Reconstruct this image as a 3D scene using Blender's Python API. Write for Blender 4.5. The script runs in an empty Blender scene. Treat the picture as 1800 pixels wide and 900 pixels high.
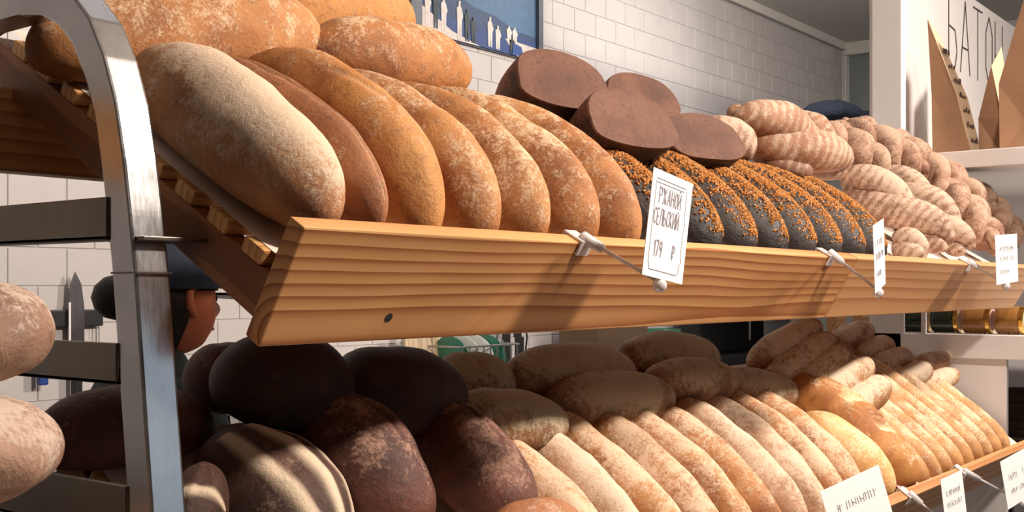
import bpy, bmesh, math, random
from mathutils import Vector, Matrix, noise
random.seed(7)
PI = math.pi
sc = bpy.context.scene
COL = sc.collection

# ------------------------------------------------------------------ camera
TH = math.radians(37.78)
FW = Vector((math.cos(TH), math.sin(TH), 0)); RT = Vector((math.sin(TH), -math.cos(TH), 0))
CAM = Vector((0, 0, 1.5)); FPX = 2000.0; HOR = 507.0
cd = bpy.data.cameras.new('camera'); co = bpy.data.objects.new('camera', cd); COL.objects.link(co)
co.location = CAM; co.rotation_euler = (PI/2, 0, TH - PI/2)
cd.sensor_width = 36; cd.lens = 36*FPX/1800; cd.shift_y = (HOR-450)/1800
cd.clip_start = 0.02
sc.camera = co
# ------------------------------------------------------------------ world, lights, exposure
w = bpy.data.worlds.new('room_light'); sc.world = w; w.use_nodes = True
bg = w.node_tree.nodes['Background']; bg.inputs[0].default_value = (0.80, 0.88, 1.0, 1); bg.inputs[1].default_value = 0.25
def area(name, loc, target, size, power, col):
    l = bpy.data.lights.new(name, 'AREA'); l.shape = 'DISK'; l.size = size; l.energy = power; l.color = col
    o = bpy.data.objects.new(name, l); COL.objects.link(o); o.location = loc
    o.rotation_euler = (Vector(target)-Vector(loc)).to_track_quat('-Z', 'Y').to_euler(); return o
area('ceiling_spot_lamp', (1.75, -0.58, 2.95), (1.3, 1.0, 1.35), 0.22, 72, (1.0, 0.86, 0.74))
area('far_spot_lamp', (3.75, -0.58, 2.95), (3.3, 1.0, 1.4), 0.22, 70, (1.0, 0.86, 0.75))
area('kitchen_ceiling_lamp', (4.6, 1.9, 3.05), (4.6, 2.4, 1.2), 0.8, 19, (1.0, 0.93, 0.88))
area('left_wall_fill', (1.6, 1.9, 3.05), (1.5, 2.6, 1.2), 0.6, 1.5, (0.95, 0.97, 1.0))  # unseen fill lamp, added to brighten the left of the tiled wall
vs = sc.view_settings; vs.view_transform = 'Standard'; vs.look = 'None'; vs.gamma = 1; vs.exposure = 0.14
vs.use_curve_mapping = False

# ------------------------------------------------------------------ helpers
def ray(px, py):
    return FW + RT*((px-900)/FPX) + Vector((0, 0, (HOR-py)/FPX))
def at(px, py, X=None, Y=None, d=None):
    r = ray(px, py)
    t = d if d is not None else (X/r.x if X is not None else Y/r.y)
    return CAM + r*t
def proj(p):
    q = Vector(p)-CAM; f = q.dot(FW)
    return (900+FPX*q.dot(RT)/f, HOR-FPX*q.z/f) if f > 0.01 else (-9999, 0)

class Tray:
    def __init__(s, ang, fy, fz, h):      # front-top edge of the lip at (fy, fz), lip height h
        a = math.radians(ang); s.ang = a
        s.u = Vector((0, math.cos(a), math.sin(a))); s.n = Vector((0, -math.sin(a), math.cos(a)))
        s.o = Vector((0, fy, fz)) - s.n*h; s.h = h
    def P(s, x, u, n): return Vector((x, 0, 0)) + s.o + s.u*u + s.n*n
    def pix(s, px, py, n):                # pixel -> (x, u) on the plane at height n above the lip's foot
        r = ray(px, py); t = (s.o + s.n*n - CAM).dot(s.n)/r.dot(s.n); p = CAM + r*t
        return p.x, (p-s.o).dot(s.u)
    def M(s): return Matrix(((1, 0, 0), (0, s.u.y, s.n.y), (0, s.u.z, s.n.z))).to_4x4()
UP = Tray(30, 0.8725, 1.562, 0.143); UP.s = 0.095
LO = Tray(36, 0.86, 1.03, 0.11); LO.s = 0.062

def link(name, me, mat=None, parent=None, M=None):
    o = bpy.data.objects.new(name, me); COL.objects.link(o)
    if mat and not me.materials: me.materials.append(mat)
    if parent is not None: o.parent = parent
    if M is not None: o.matrix_basis = M
    return o
def tag(o, label=None, cat=None, group=None, kind=None):
    if label: o['label'] = label
    if cat: o['category'] = cat
    if group: o['group'] = group
    if kind: o['kind'] = kind
    return o
def thing(name, label, cat, loc=(0, 0, 0), group=None, M=None):
    o = bpy.data.objects.new(name, None); COL.objects.link(o); o.empty_display_size = 0.05
    if M is not None: o.matrix_basis = M
    else: o.location = loc
    return tag(o, label, cat, group)

class MB:                                  # a little mesh collector
    def __init__(s): s.v = []; s.f = []; s.at = {}
    def add(s, vs, fs):
        b = len(s.v); s.v += [tuple(v) for v in vs]; s.f += [tuple(i+b for i in f) for f in fs]; return s
    def box(s, lo, hi, M=None):
        x0, y0, z0 = lo; x1, y1, z1 = hi
        vs = [Vector(p) for p in ((x0,y0,z0),(x1,y0,z0),(x1,y1,z0),(x0,y1,z0),(x0,y0,z1),(x1,y0,z1),(x1,y1,z1),(x0,y1,z1))]
        if M: vs = [M @ v for v in vs]
        return s.add(vs, [(0,3,2,1),(4,5,6,7),(0,1,5,4),(1,2,6,5),(2,3,7,6),(3,0,4,7)])
    def tube(s, pts, r, n=10, cap=True):
        pts = [Vector(p) for p in pts]; rs = r if isinstance(r, (list, tuple)) else [r]*len(pts)
        vs = []; prev = None
        for i, p in enumerate(pts):
            t = (pts[min(i+1, len(pts)-1)]-pts[max(i-1, 0)]).normalized()
            a = prev if prev is not None else (Vector((0,0,1)) if abs(t.z) < .9 else Vector((1,0,0)))
            a = (a - t*a.dot(t)).normalized(); prev = a; b = t.cross(a)
            for k in range(n):
                q = 2*PI*k/n; vs.append(p + a*math.cos(q)*rs[i] + b*math.sin(q)*rs[i])
        fs = [(i*n+k, i*n+(k+1) % n, (i+1)*n+(k+1) % n, (i+1)*n+k) for i in range(len(pts)-1) for k in range(n)]
        if cap: fs += [tuple(reversed(range(n))), tuple((len(pts)-1)*n+k for k in range(n))]
        return s.add(vs, fs)
    def lathe(s, prof, n=24, M=None):      # prof [(r, z)]
        vs = [];
        for r, z in prof:
            for k in range(n):
                v = Vector((r*math.cos(2*PI*k/n), r*math.sin(2*PI*k/n), z)); vs.append(M @ v if M else v)
        m = len(prof)
        fs = [(i*n+k, i*n+(k+1) % n, (i+1)*n+(k+1) % n, (i+1)*n+k) for i in range(m-1) for k in range(n)]
        fs += [tuple(reversed(range(n))), tuple((m-1)*n+k for k in range(n))]
        return s.add(vs, fs)
    def prism(s, poly, h, M=None):         # polygon in xy, extruded in z
        n = len(poly); vs = [Vector((x, y, 0)) for x, y in poly]+[Vector((x, y, h)) for x, y in poly]
        if M: vs = [M @ v for v in vs]
        return s.add(vs, [tuple(reversed(range(n))), tuple(range(n, 2*n))]+[(i, (i+1) % n, n+(i+1) % n, n+i) for i in range(n)])
    def mesh(s, name, smooth=False, bevel=0, seg=2):
        me = bpy.data.meshes.new(name); me.from_pydata(s.v, [], s.f)
        for k, vals in s.at.items():
            a = me.attributes.new(k, 'FLOAT', 'POINT'); a.data.foreach_set('value', vals)
        bm = bmesh.new(); bm.from_mesh(me)
        bmesh.ops.recalc_face_normals(bm, faces=bm.faces)
        if bevel: bmesh.ops.bevel(bm, geom=list(bm.edges), offset=bevel, segments=seg, affect='EDGES', profile=.6)
        bm.to_mesh(me); bm.free()
        if smooth: me.polygons.foreach_set('use_smooth', [True]*len(me.polygons))
        me.update(); return me
    def build(s, name, mat, parent=None, smooth=False, bevel=0, M=None, seg=2):
        return link(name, s.mesh(name, smooth, bevel, seg), mat, parent, M)

# ------------------------------------------------------------------ materials
class N:
    def __init__(s, name):
        s.m = bpy.data.materials.new(name); s.m.use_nodes = True; s.t = s.m.node_tree; s.b = s.t.nodes['Principled BSDF']
    def n(s, typ, **kw):
        x = s.t.nodes.new(typ)
        for k, v in kw.items():
            if k.startswith('i_'):
                k = k[2:]; x.inputs[int(k) if k.isdigit() else k.replace('_', ' ')].default_value = v
            else: setattr(x, k, v)
        return x
    def l(s, a, b): s.t.links.new(a, b)
    def math(s, op, a, b=None, c=None, clamp=False):
        x = s.n('ShaderNodeMath', operation=op, use_clamp=clamp)
        for i, v in enumerate((a, b, c)):
            if v is None: continue
            if isinstance(v, (int, float)): x.inputs[i].default_value = v
            else: s.l(v, x.inputs[i])
        return x.outputs[0]
    def coords(s, rnd=True, scale=(1, 1, 1)):
        tc = s.n('ShaderNodeTexCoord'); mp = s.n('ShaderNodeMapping'); mp.inputs['Scale'].default_value = scale
        s.l(tc.outputs['Object'], mp.inputs['Vector'])
        if rnd:
            oi = s.n('ShaderNodeObjectInfo'); k = s.math('MULTIPLY', oi.outputs['Random'], 37.0)
            cb = s.n('ShaderNodeCombineXYZ')
            for i in range(3): s.l(k, cb.inputs[i])
            s.l(cb.outputs[0], mp.inputs['Location'])
        return mp.outputs[0]
    def noise(s, vec, scale, detail=4, rough=.5, dist=0):
        x = s.n('ShaderNodeTexNoise'); x.inputs['Scale'].default_value = scale; x.inputs['Detail'].default_value = detail
        x.inputs['Roughness'].default_value = rough; x.inputs['Distortion'].default_value = dist
        s.l(vec, x.inputs['Vector']); return x.outputs['Fac']
    def ramp(s, fac, stops):
        x = s.n('ShaderNodeValToRGB'); e = x.color_ramp.elements
        while len(e) < len(stops): e.new(.5)
        for k, (p, c) in zip(e, stops): k.position = p; k.color = tuple(c)+(1,)
        s.l(fac, x.inputs[0]); return x.outputs[0]
    def mix(s, fac, a, b):
        x = s.n('ShaderNodeMix', data_type='RGBA')
        if isinstance(fac, (int, float)): x.inputs[0].default_value = fac
        else: s.l(fac, x.inputs[0])
        for i, v in ((6, a), (7, b)):
            if isinstance(v, tuple): x.inputs[i].default_value = v+(1,)
            else: s.l(v, x.inputs[i])
        return x.outputs[2]
    def sstep(s, v, lo, hi):
        x = s.n('ShaderNodeMapRange', interpolation_type='SMOOTHSTEP'); x.inputs[1].default_value = lo; x.inputs[2].default_value = hi
        s.l(v, x.inputs[0]); return x.outputs[0]
    def attr(s, name):
        return s.n('ShaderNodeAttribute', attribute_name=name).outputs['Fac']
    def bump(s, h, strength=.3, dist=.004):
        x = s.n('ShaderNodeBump'); x.inputs['Strength'].default_value = strength; x.inputs['Distance'].default_value = dist
        s.l(h, x.inputs['Height']); s.l(x.outputs[0], s.b.inputs['Normal'])
    def out(s, col, rough=.6, metal=0.0):
        if isinstance(col, tuple): s.b.inputs['Base Color'].default_value = col+(1,)
        else: s.l(col, s.b.inputs['Base Color'])
        if isinstance(rough, (int, float)): s.b.inputs['Roughness'].default_value = rough
        else: s.l(rough, s.b.inputs['Roughness'])
        s.b.inputs['Metallic'].default_value = metal; return s.m

def plain(name, col, rough=.6, metal=0.0, var=.12, scale=20):
    k = N(name); nz = k.noise(k.coords(), scale, 4, .6)
    c = k.ramp(nz, [(.25, tuple(x*(1-var) for x in col)), (.75, tuple(min(1, x*(1+var)) for x in col))])
    k.bump(nz, .08, .002); return k.out(c, rough, metal)

def crust(name, dark, mid, light, flour=(.80, .66, .50), amount=.5, fine=150, seam=(.72, .52, .33), topk=.35, patch=9, rough=.62, rings=0, ringk=.16):
    k = N(name); v = k.coords(); top = k.attr('top'); score = k.attr('score')
    n1 = k.noise(v, 11, 5, .55, .3); n2 = k.noise(v, fine*1.3, 5, .75); n3 = k.noise(v, patch, 4, .55, .6); n4 = k.noise(v, fine*.32, 6, .72, .3)
    base = k.ramp(n1, [(.28, dark), (.5, mid), (.74, light)])
    base = k.mix(k.math('MULTIPLY', k.sstep(n4, .50, .66), .6), base, tuple(x*.62 for x in dark))
    m = k.math('ADD', k.math('MULTIPLY', n2, .75), k.math('MULTIPLY', n3, .70))
    m = k.math('ADD', m, k.math('MULTIPLY', n4, .80)); m = k.math('ADD', m, k.math('MULTIPLY', top, topk))
    if rings:
        wv = k.n('ShaderNodeTexWave', wave_type='BANDS', bands_direction='Y'); wv.inputs['Scale'].default_value = rings
        wv.inputs['Distortion'].default_value = 3.5; wv.inputs['Detail'].default_value = 3; wv.inputs['Detail Scale'].default_value = 1.2
        k.l(v, wv.inputs['Vector']); m = k.math('ADD', m, k.math('MULTIPLY', wv.outputs['Fac'], ringk))
    lo = 1.46 - amount*.58
    fm = k.math('MULTIPLY', k.sstep(m, lo, lo+.30), .90)
    col = k.mix(fm, base, flour)
    col = k.mix(score, col, seam)
    h = k.math('ADD', k.math('MULTIPLY', n4, .8), k.math('MULTIPLY', n2, .3))
    k.bump(h, .8, .005)
    return k.out(col, k.math('ADD', k.math('MULTIPLY', fm, .25), rough))

def pine(name, dark, light, axis='X', rings=34, seed=0.0, rough=.48):
    k = N(name); tc = k.n('ShaderNodeTexCoord'); mp = k.n('ShaderNodeMapping')
    sx = {'X': (.16, 1, 1), 'Y': (1, .16, 1), 'Z': (1, 1, .16)}[axis]
    mp.inputs['Scale'].default_value = sx
    mp.inputs['Location'].default_value = (seed*1.7, .022+seed*.03, -.022+seed*.02)
    mp.inputs['Rotation'].default_value = (0, .012, .02) if axis == 'X' else (0, 0, 0)
    k.l(tc.outputs['Object'], mp.inputs['Vector']); v = mp.outputs[0]
    wv = k.n('ShaderNodeTexWave', wave_type='RINGS', rings_direction=axis, wave_profile='SAW'); wv.inputs['Scale'].default_value = rings
    wv.inputs['Distortion'].default_value = 4.5; wv.inputs['Detail'].default_value = 2.0
    wv.inputs['Detail Scale'].default_value = .45; wv.inputs['Detail Roughness'].default_value = .4
    k.l(v, wv.inputs['Vector'])
    mp2 = k.n('ShaderNodeMapping'); mp2.inputs['Scale'].default_value = {'X': (4, 160, 160), 'Y': (160, 4, 160), 'Z': (160, 160, 4)}[axis]
    k.l(tc.outputs['Object'], mp2.inputs['Vector']); fib = k.noise(mp2.outputs[0], 1.0, 4, .6)
    big = k.noise(v, 9, 3, .5)
    f = k.math('ADD', k.math('MULTIPLY', wv.outputs['Fac'], .8), k.math('MULTIPLY', fib, .25))
    c = k.ramp(f, [(.12, light), (.55, tuple(.66*a+.34*b for a, b in zip(light, dark))), (.84, dark)])
    c = k.mix(k.math('MULTIPLY', k.sstep(big, .45, .75), .35), c, tuple(x*.9 for x in dark))
    k.bump(f, .12, .001); return k.out(c, rough)

M_ = {}
M_['pine'] = pine('pine_board', (.33, .115, .030), (.68, .36, .145), rings=21)
M_['pine2'] = pine('pine_board_pale', (.42, .18, .065), (.62, .34, .15), rings=16, seed=1.3)
M_['slat'] = pine('pine_slat', (.50, .23, .07), (.74, .42, .17), rings=26, seed=.6)
M_['rail'] = pine('pine_rail', (.22, .080, .028), (.36, .15, .055), axis='Y', rings=24, seed=.4)
M_['beam'] = pine('pine_beam', (.34, .15, .055), (.58, .29, .11), rings=22, seed=.9)
M_['wheat'] = crust('wheat_crust', (.20, .062, .014), (.39, .150, .038), (.54, .255, .082), (.78, .56, .36), .47, 170, topk=.16)
M_['wheat_gold'] = crust('golden_crust', (.30, .098, .020), (.52, .215, .055), (.66, .33, .10), (.74, .50, .30), .34, 190, topk=.20)
M_['wheat_flour'] = crust('floured_crust', (.30, .12, .045), (.48, .22, .09), (.60, .33, .16), (.74, .57, .42), .52, 190, topk=.42)
M_['wheat_brown'] = crust('brown_crust', (.22, .075, .026), (.36, .14, .055), (.46, .20, .085), (.70, .50, .36), .30, 170, topk=.10)
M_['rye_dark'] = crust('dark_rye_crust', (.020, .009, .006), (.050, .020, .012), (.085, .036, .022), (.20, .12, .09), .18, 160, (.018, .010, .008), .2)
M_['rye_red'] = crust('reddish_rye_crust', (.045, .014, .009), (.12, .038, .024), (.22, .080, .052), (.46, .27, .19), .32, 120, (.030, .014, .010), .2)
M_['crumb'] = crust('rye_crumb', (.085, .030, .016), (.145, .056, .030), (.20, .086, .048), (.27, .15, .095), .34, 320, (.05, .02, .012), .0)
M_['tin'] = crust('tin_rye_crust', (.022, .009, .006), (.045, .018, .012), (.075, .032, .021), (.24, .115, .075), .46, 260, (.03, .012, .008), .75)  # browner towards the top: lit top and shaded flanks put into the colour
M_['seedloaf'] = crust('black_rye_crust', (.012, .008, .007), (.026, .018, .016), (.060, .046, .044), (.17, .14, .135), .26, 130, (.02, .01, .008), .10, rough=.42)
M_['baton'] = crust('floury_baton_crust', (.25, .082, .022), (.46, .19, .062), (.60, .30, .115), (.80, .60, .42), .40, 170, topk=.34)
M_['baton_grey'] = crust('pale_floury_baton_crust', (.34, .17, .085), (.50, .28, .16), (.60, .38, .24), (.78, .62, .47), .56, 200, topk=.30)
M_['golden'] = crust('golden_roll_crust', (.55, .27, .08), (.72, .41, .15), (.82, .56, .25), (.86, .70, .44), .40, 110, topk=.25)
M_['batard'] = crust('baked_batard_crust', (.24, .070, .015), (.44, .175, .042), (.62, .31, .095), (.84, .62, .38), .28, 90, (.84, .62, .36), .25)
M_['baguette'] = crust('baguette_crust', (.36, .15, .045), (.56, .28, .10), (.68, .40, .17), (.80, .63, .43), .36, 150, (.84, .66, .42), .30)
M_['sour'] = crust('floured_sourdough_crust', (.13, .055, .020), (.25, .115, .045), (.36, .185, .075), (.56, .48, .33), .52, 100, topk=.36)
M_['cia'] = crust('ciabatta_crust', (.22, .085, .028), (.38, .17, .062), (.48, .25, .10), (.76, .62, .46), .48, 130, topk=.32)
M_['braid_plain'] = crust('plain_braid_crust', (.13, .050, .025), (.24, .108, .060), (.33, .17, .105), (.54, .37, .265), .46, 150, (.7, .5, .35), .30)
M_['floury_end'] = crust('creased_floury_crust', (.18, .088, .055), (.30, .165, .105), (.40, .24, .16), (.62, .49, .39), .62, 120, (.12, .06, .04), .25)
M_['braid'] = crust('braid_crust', (.14, .060, .033), (.25, .122, .072), (.34, .185, .12), (.60, .44, .33), .50, 150, (.7, .5, .35), .26, rings=15)
M_['braid_brown'] = crust('brown_braid_crust', (.20, .085, .040), (.34, .16, .085), (.44, .235, .135), (.58, .43, .32), .38, 150, (.7, .5, .35), .22, rings=13)
M_['stripe'] = crust('striped_rye_crust', (.030, .011, .007), (.070, .027, .016), (.12, .050, .030), (.34, .21, .14), .22, 150, (.76, .60, .43), .16)
M_['seed'] = plain('seed', (.47, .195, .045), .5, var=.45, scale=220)
M_['paper'] = plain('baking_paper', (.84, .70, .61), .7, var=.05)
M_['card'] = plain('white_card', (.86, .84, .84), .5, var=.02)
M_['ink'] = plain('ink', (.06, .05, .055), .6)
M_['ink_grey'] = plain('grey_ink', (.30, .27, .29), .6)
M_['red_ink'] = plain('red_brown_print', (.10, .06, .05), .6)
def clear(name, col=(.9, .87, .88)):
    k = N(name); nz = k.noise(k.coords(), 40, 2); k.b.inputs['Transmission Weight'].default_value = .35
    k.b.inputs['IOR'].default_value = 1.4; k.bump(nz, .05, .001); return k.out(col, .18)
M_['plastic'] = clear('clear_plastic')
def steel(name, col, r0, r1, axis):
    k = N(name); tc = k.n('ShaderNodeTexCoord'); mp = k.n('ShaderNodeMapping')
    mp.inputs['Scale'].default_value = {'Z': (220, 220, 5), 'Y': (220, 5, 220)}[axis]; k.l(tc.outputs['Object'], mp.inputs['Vector'])
    br = k.noise(mp.outputs[0], 1, 3, .6); bl = k.noise(tc.outputs['Object'], 9, 5, .6)
    c = k.ramp(bl, [(.3, tuple(x*.72 for x in col)), (.7, col)])
    r = k.n('ShaderNodeMapRange'); r.inputs[3].default_value = r0; r.inputs[4].default_value = r1
    k.l(k.math('ADD', k.math('MULTIPLY', br, .5), k.math('MULTIPLY', bl, .5)), r.inputs[0])
    k.bump(br, .10, .001); return k.out(c, r.outputs[0], 1.0)
M_['steel'] = steel('brushed_steel', (.62, .62, .63), .12, .34, 'Z')
M_['steel_bar'] = steel('worn_steel', (.24, .215, .18), .25, .5, 'Y')
M_['wall_tile'] = plain('painted_white_tile', (.60, .575, .57), .38, var=.05, scale=6)
M_['grout'] = plain('grout', (.53, .505, .50), .8, var=.05)
M_['ceiling'] = plain('ceiling_paint', (.74, .72, .68), .8, var=.04, scale=3)
M_['floor'] = plain('floor_tile', (.10, .085, .075), .5, var=.15, scale=4)
M_['grey_wall'] = plain('grey_shop_wall', (.17, .165, .16), .8, var=.05, scale=3)
M_['white'] = plain('white_painted_wood', (.80, .77, .76), .45, var=.04, scale=5)
M_['kraft'] = plain('shaded_kraft_paper', (.30, .16, .085), .75, var=.10, scale=14)  # bag sides: shade away from the lamps is darkened into this brown
M_['kraft_pale'] = plain('pale_kraft_paper', (.74, .56, .38), .75, var=.06, scale=14)
M_['black'] = plain('black_plastic', (.012, .012, .013), .4)
M_['cable'] = plain('black_rubber', (.010, .010, .011), .5)
M_['navy'] = plain('navy_cloth', (.014, .020, .038), .9, var=.3, scale=60)
M_['teal_cloth'] = plain('grey_teal_cloth', (.045, .065, .075), .9, var=.2, scale=60)
M_['skin'] = plain('skin', (.72, .22, .11), .55, var=.08, scale=30)
M_['hair'] = plain('dark_hair', (.016, .012, .011), .6, var=.4, scale=90)
M_['blade'] = steel('knife_steel', (.22, .23, .25), .2, .4, 'Z')
M_['blue'] = plain('blue_plastic', (.02, .06, .30), .4)
M_['gold'] = plain('gold_lid', (.80, .52, .14), .25, 1.0)
M_['cardboard'] = plain('brown_cardboard', (.16, .10, .06), .8)
M_['board_beige'] = pine('beige_board', (.50, .38, .24), (.66, .54, .38), axis='Z', rings=14)
M_['green'] = plain('green_glaze', (.03, .16, .10), .2)
M_['pale_glaze'] = plain('white_glaze', (.62, .66, .64), .2)
M_['wire'] = plain('grey_wire', (.35, .36, .36), .35, .8)
M_['grey_cab'] = plain('grey_cabinet_paint', (.20, .205, .20), .5)
M_['dark_cab'] = plain('dark_cabinet_paint', (.020, .020, .022), .5)
M_['wicker'] = plain('dark_wicker', (.11, .065, .040), .7, var=.3, scale=80)
def glassy(name, col, tr=.85, rough=.05):
    k = N(name); nz = k.noise(k.coords(), 8, 2); k.b.inputs['Transmission Weight'].default_value = tr; k.bump(nz, .03, .001)
    return k.out(col, rough)
M_['jar_dark'] = glassy('dark_green_jar', (.035, .045, .030), .3, .12)
M_['jar_amber'] = glassy('amber_jar', (.42, .20, .06), .4, .12)
M_['pane'] = glassy('grey_window_pane', (.30, .34, .34), .25, .08)
M_['pink_pale'] = plain('pale_pink_sticker', (.80, .50, .52), .5)
M_['pink'] = plain('pink_sticker', (.75, .30, .36), .5)
for nm, c in (('p_sky', (.065, .16, .30)), ('p_hill', (.022, .060, .15)), ('p_sea', (.018, .055, .21)), ('p_sand', (.66, .60, .57)), ('p_dark', (.02, .035, .045)), ('p_white', (.72, .66, .62)), ('p_board', (.02, .07, .28))):
    M_[nm] = plain('print_'+nm[2:], c, .5, var=.18, scale=30)
def added_glow():
    k = N('added_glow_pane'); k.b.inputs['Emission Color'].default_value = (.70, .85, 1, 1); k.b.inputs['Emission Strength'].default_value = 0.6  # glowing pane added as fill and for the steel to mirror
    nz = k.noise(k.coords(), 2, 2); k.bump(nz, .02, .001); return k.out((.3, .33, .35), .1)
M_['added_glow'] = added_glow()
M_['frame'] = plain('grey_picture_frame', (.10, .11, .14), .4)

# ------------------------------------------------------------------ room shell
WY = 2.9; RX = 7.33; CZ = 3.13
def struct(name, mb, mat, **kw):
    o = mb.build(name, mat, **kw); o['kind'] = 'structure'; return o
struct('floor', MB().box((-3, -3.2, -.1), (RX+.2, WY+.2, 0)), M_['floor'])
struct('ceiling', MB().box((-3, -3.2, CZ), (RX+.2, WY+.2, CZ+.1)), M_['ceiling'])
wall = struct('wall_back', MB().box((-3, WY, 0), (RX+.2, WY+.15, CZ)), M_['grout'])
# painted tiles on the back wall: those in view singly, the rest as one part
TW, TH_ = .17, .104
def inpoly(p, poly):
    x, y = p; c = False
    for i in range(len(poly)):
        (x1, y1), (x2, y2) = poly[i-1], poly[i]
        if (y1 > y) != (y2 > y) and x < (x2-x1)*(y-y1)/(y2-y1)+x1: c = not c
    return c
regs = [[(-30, 265), (180, 275), (450, 500), (450, 640), (-30, 640)], [(690, -30), (1310, -30), (1485, 70), (1485, 185), (1300, 175), (1200, 175), (1060, 120), (960, 90), (870, 100), (820, 120)],
        [(590, 600), (1000, 575), (1240, 570), (1240, 600), (1100, 600), (900, 660), (790, 640), (600, 640)]]
tile_me = MB().box((-TW/2+.002, -.003, -TH_/2+.002), (TW/2-.002, .004, TH_/2-.002)).mesh('tile', bevel=.0012, seg=1)
tile_me.materials.append(M_['wall_tile'])
rest = MB(); cand = []
for j in range(int(CZ/TH_)):
    z = .05+(j+.5)*TH_
    if z+TH_/2 > CZ: break
    for i in range(int(9.0/TW)):
        x = -1.5+(i+.5+.5*(j % 2))*TW
        if x > RX-.1: continue
        q = proj((x, WY-.007, z))
        if any(inpoly(q, r) for r in regs): cand.append((x, z))
        else: rest.box((x-TW/2+.002, WY-.003, z-TH_/2+.002), (x+TW/2-.002, WY+.004, z+TH_/2-.002))
cand.sort(key=lambda c: c[0])
for c in cand[300:]: rest.box((c[0]-TW/2+.002, WY-.003, c[1]-TH_/2+.002), (c[0]+TW/2-.002, WY+.004, c[1]+TH_/2-.002))
for c in cand[:300]:
    link('tile', tile_me, None, wall, Matrix.Translation((c[0], WY, c[1])))
tag(rest.build('tile_field', M_['wall_tile'], wall), kind='stuff')
rw = MB().box((RX, -3.2, 0), (RX+.15, 1.9, CZ)).box((RX, 1.9, 0), (RX+.15, 2.885, 1.6)).box((RX, 1.9, 3.06), (RX+.15, 2.885, CZ)).box((RX, 2.885, 0), (RX+.15, WY, CZ))
struct('wall_right', rw, M_['ceiling'])
wn = struct('window_1', MB().box((RX+.05, 1.9, 1.6), (RX+.07, 2.885, 3.06)), M_['pane'])
f = MB()
for lo, hi in (((RX-.01, 2.872, 1.6), (RX+.08, 2.885, 3.06)), ((RX-.02, 1.9, 3.045), (RX+.08, 2.872, 3.06)), ((RX-.02, 1.9, 1.6), (RX+.08, 2.872, 1.64)), ((RX-.02, 2.32, 1.64), (RX+.07, 2.36, 3.045))): f.box(lo, hi)
f.build('window_frame', M_['ceiling'], wn, bevel=.004)
struct('wall_left', MB().box((-3.15, -3.2, 0), (-3, WY+.2, CZ)), M_['grey_wall'])
fw_ = MB()
for lo, hi in (((-3, -3.2, 0), (2.1, -3.05, CZ)), ((4.7, -3.2, 0), (RX+.2, -3.05, CZ)), ((2.1, -3.2, 0), (4.7, -3.05, .85)), ((2.1, -3.2, 2.55), (4.7, -3.05, CZ))): fw_.box(lo, hi)
struct('wall_front', fw_, M_['grey_wall'])
w2 = struct('added_window', MB().box((2.1, -3.15, .85), (4.7, -3.13, 2.55)), M_['added_glow'])  # unseen glowing window, added for soft fill and the post's blue reflection
f = MB()
for lo, hi in (((2.1, -3.12, .85), (2.16, -3.04, 2.55)), ((4.64, -3.12, .85), (4.7, -3.04, 2.55)), ((3.37, -3.12, .85), (3.43, -3.04, 2.55)), ((2.16, -3.12, .85), (4.64, -3.04, .91)), ((2.16, -3.12, 2.49), (4.64, -3.04, 2.55))): f.box(lo, hi)
f.build('window_frame', M_['white'], w2, bevel=.004)  # frame around the added glowing pane
struct('trim_1', MB().box((-3, WY-.03, CZ-.05), (RX, WY-.008, CZ)), M_['ceiling'])

# ------------------------------------------------------------------ trays
def make_tray(T, x0, x1, name, label, depth, lip, seed, hasrail=True):
    root = thing(name, label, 'shelf', M=Matrix.Translation(T.P(x0, 0, 0)) @ T.M())
    L = x1-x0; s = T.s
    b = MB().box((0, 0, 0), (L, .025, T.h)); o = b.build('front_board', lip, root, bevel=.0025)
    n = int((depth-.03)/.068)
    sl = MB().box((0, -.018, -.009), (L-.004, .018, .009)).mesh('slat', bevel=.003); sl.materials.append(M_['slat'])
    for i in range(n):
        link('slat', sl, None, root, Matrix.Translation((.002, .062+i*.068, s-.0125)))
    rl = MB().box((0, .026, s-.074), (.03, depth, s-.022)).mesh('rail', bevel=.002); rl.materials.append(M_['rail'])
    for x in (.003, L/2, L-.033): link('rail', rl, None, root, Matrix.Translation((x, 0, 0)))
    p = MB(); nx = 60; ny = 14; vs = []
    for j in range(ny+1):
        for i in range(nx+1):
            x = .012+(L-.02)*i/nx; y = .027+(depth-.04)*j/ny
            vs.append((x, y, s-.0025+.0015*noise.noise((x*14, y*14, seed))))
    p.add(vs, [(j*(nx+1)+i, j*(nx+1)+i+1, (j+1)*(nx+1)+i+1, (j+1)*(nx+1)+i) for j in range(ny) for i in range(nx)])
    p.build('paper_liner', M_['paper'], root, smooth=True)
    return root, o
t1, b1 = make_tray(UP, .782, 2.285, 'shelf_tray', 'sloping slatted pine shelf tray of wheat and seeded loaves, nearest upper one', .68, M_['pine'], 1)
for x, z in ((.20, .032),):
    MB().lathe([(.0001, 0), (.006, 0), (.006, .001), (.0001, .001)], 14, Matrix.Translation((x-.02, .0006, z)) @ Matrix.Rotation(PI/2, 4, 'X')).build('screw', M_['dark_cab'], t1)
t2, b2 = make_tray(UP, 2.293, 3.78, 'shelf_tray', 'sloping slatted pine shelf tray holding the braided loaves, beyond the board seam', .60, M_['pine2'], 2)
t3, b3 = make_tray(LO, .80, 2.285, 'shelf_tray', 'lower sloping pine shelf tray under the dark loaves and floury batons', .55, M_['pine2'], 3)
t4, b4 = make_tray(LO, 2.293, 3.78, 'shelf_tray', 'lower sloping pine shelf tray of baguettes with pale front lip', .55, M_['pine2'], 4)
t5, b5 = make_tray(LO, -.45, .655, 'shelf_tray', 'lower sloping tray left of the steel post under stacked loaves', .30, M_['pine2'], 5)
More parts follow.
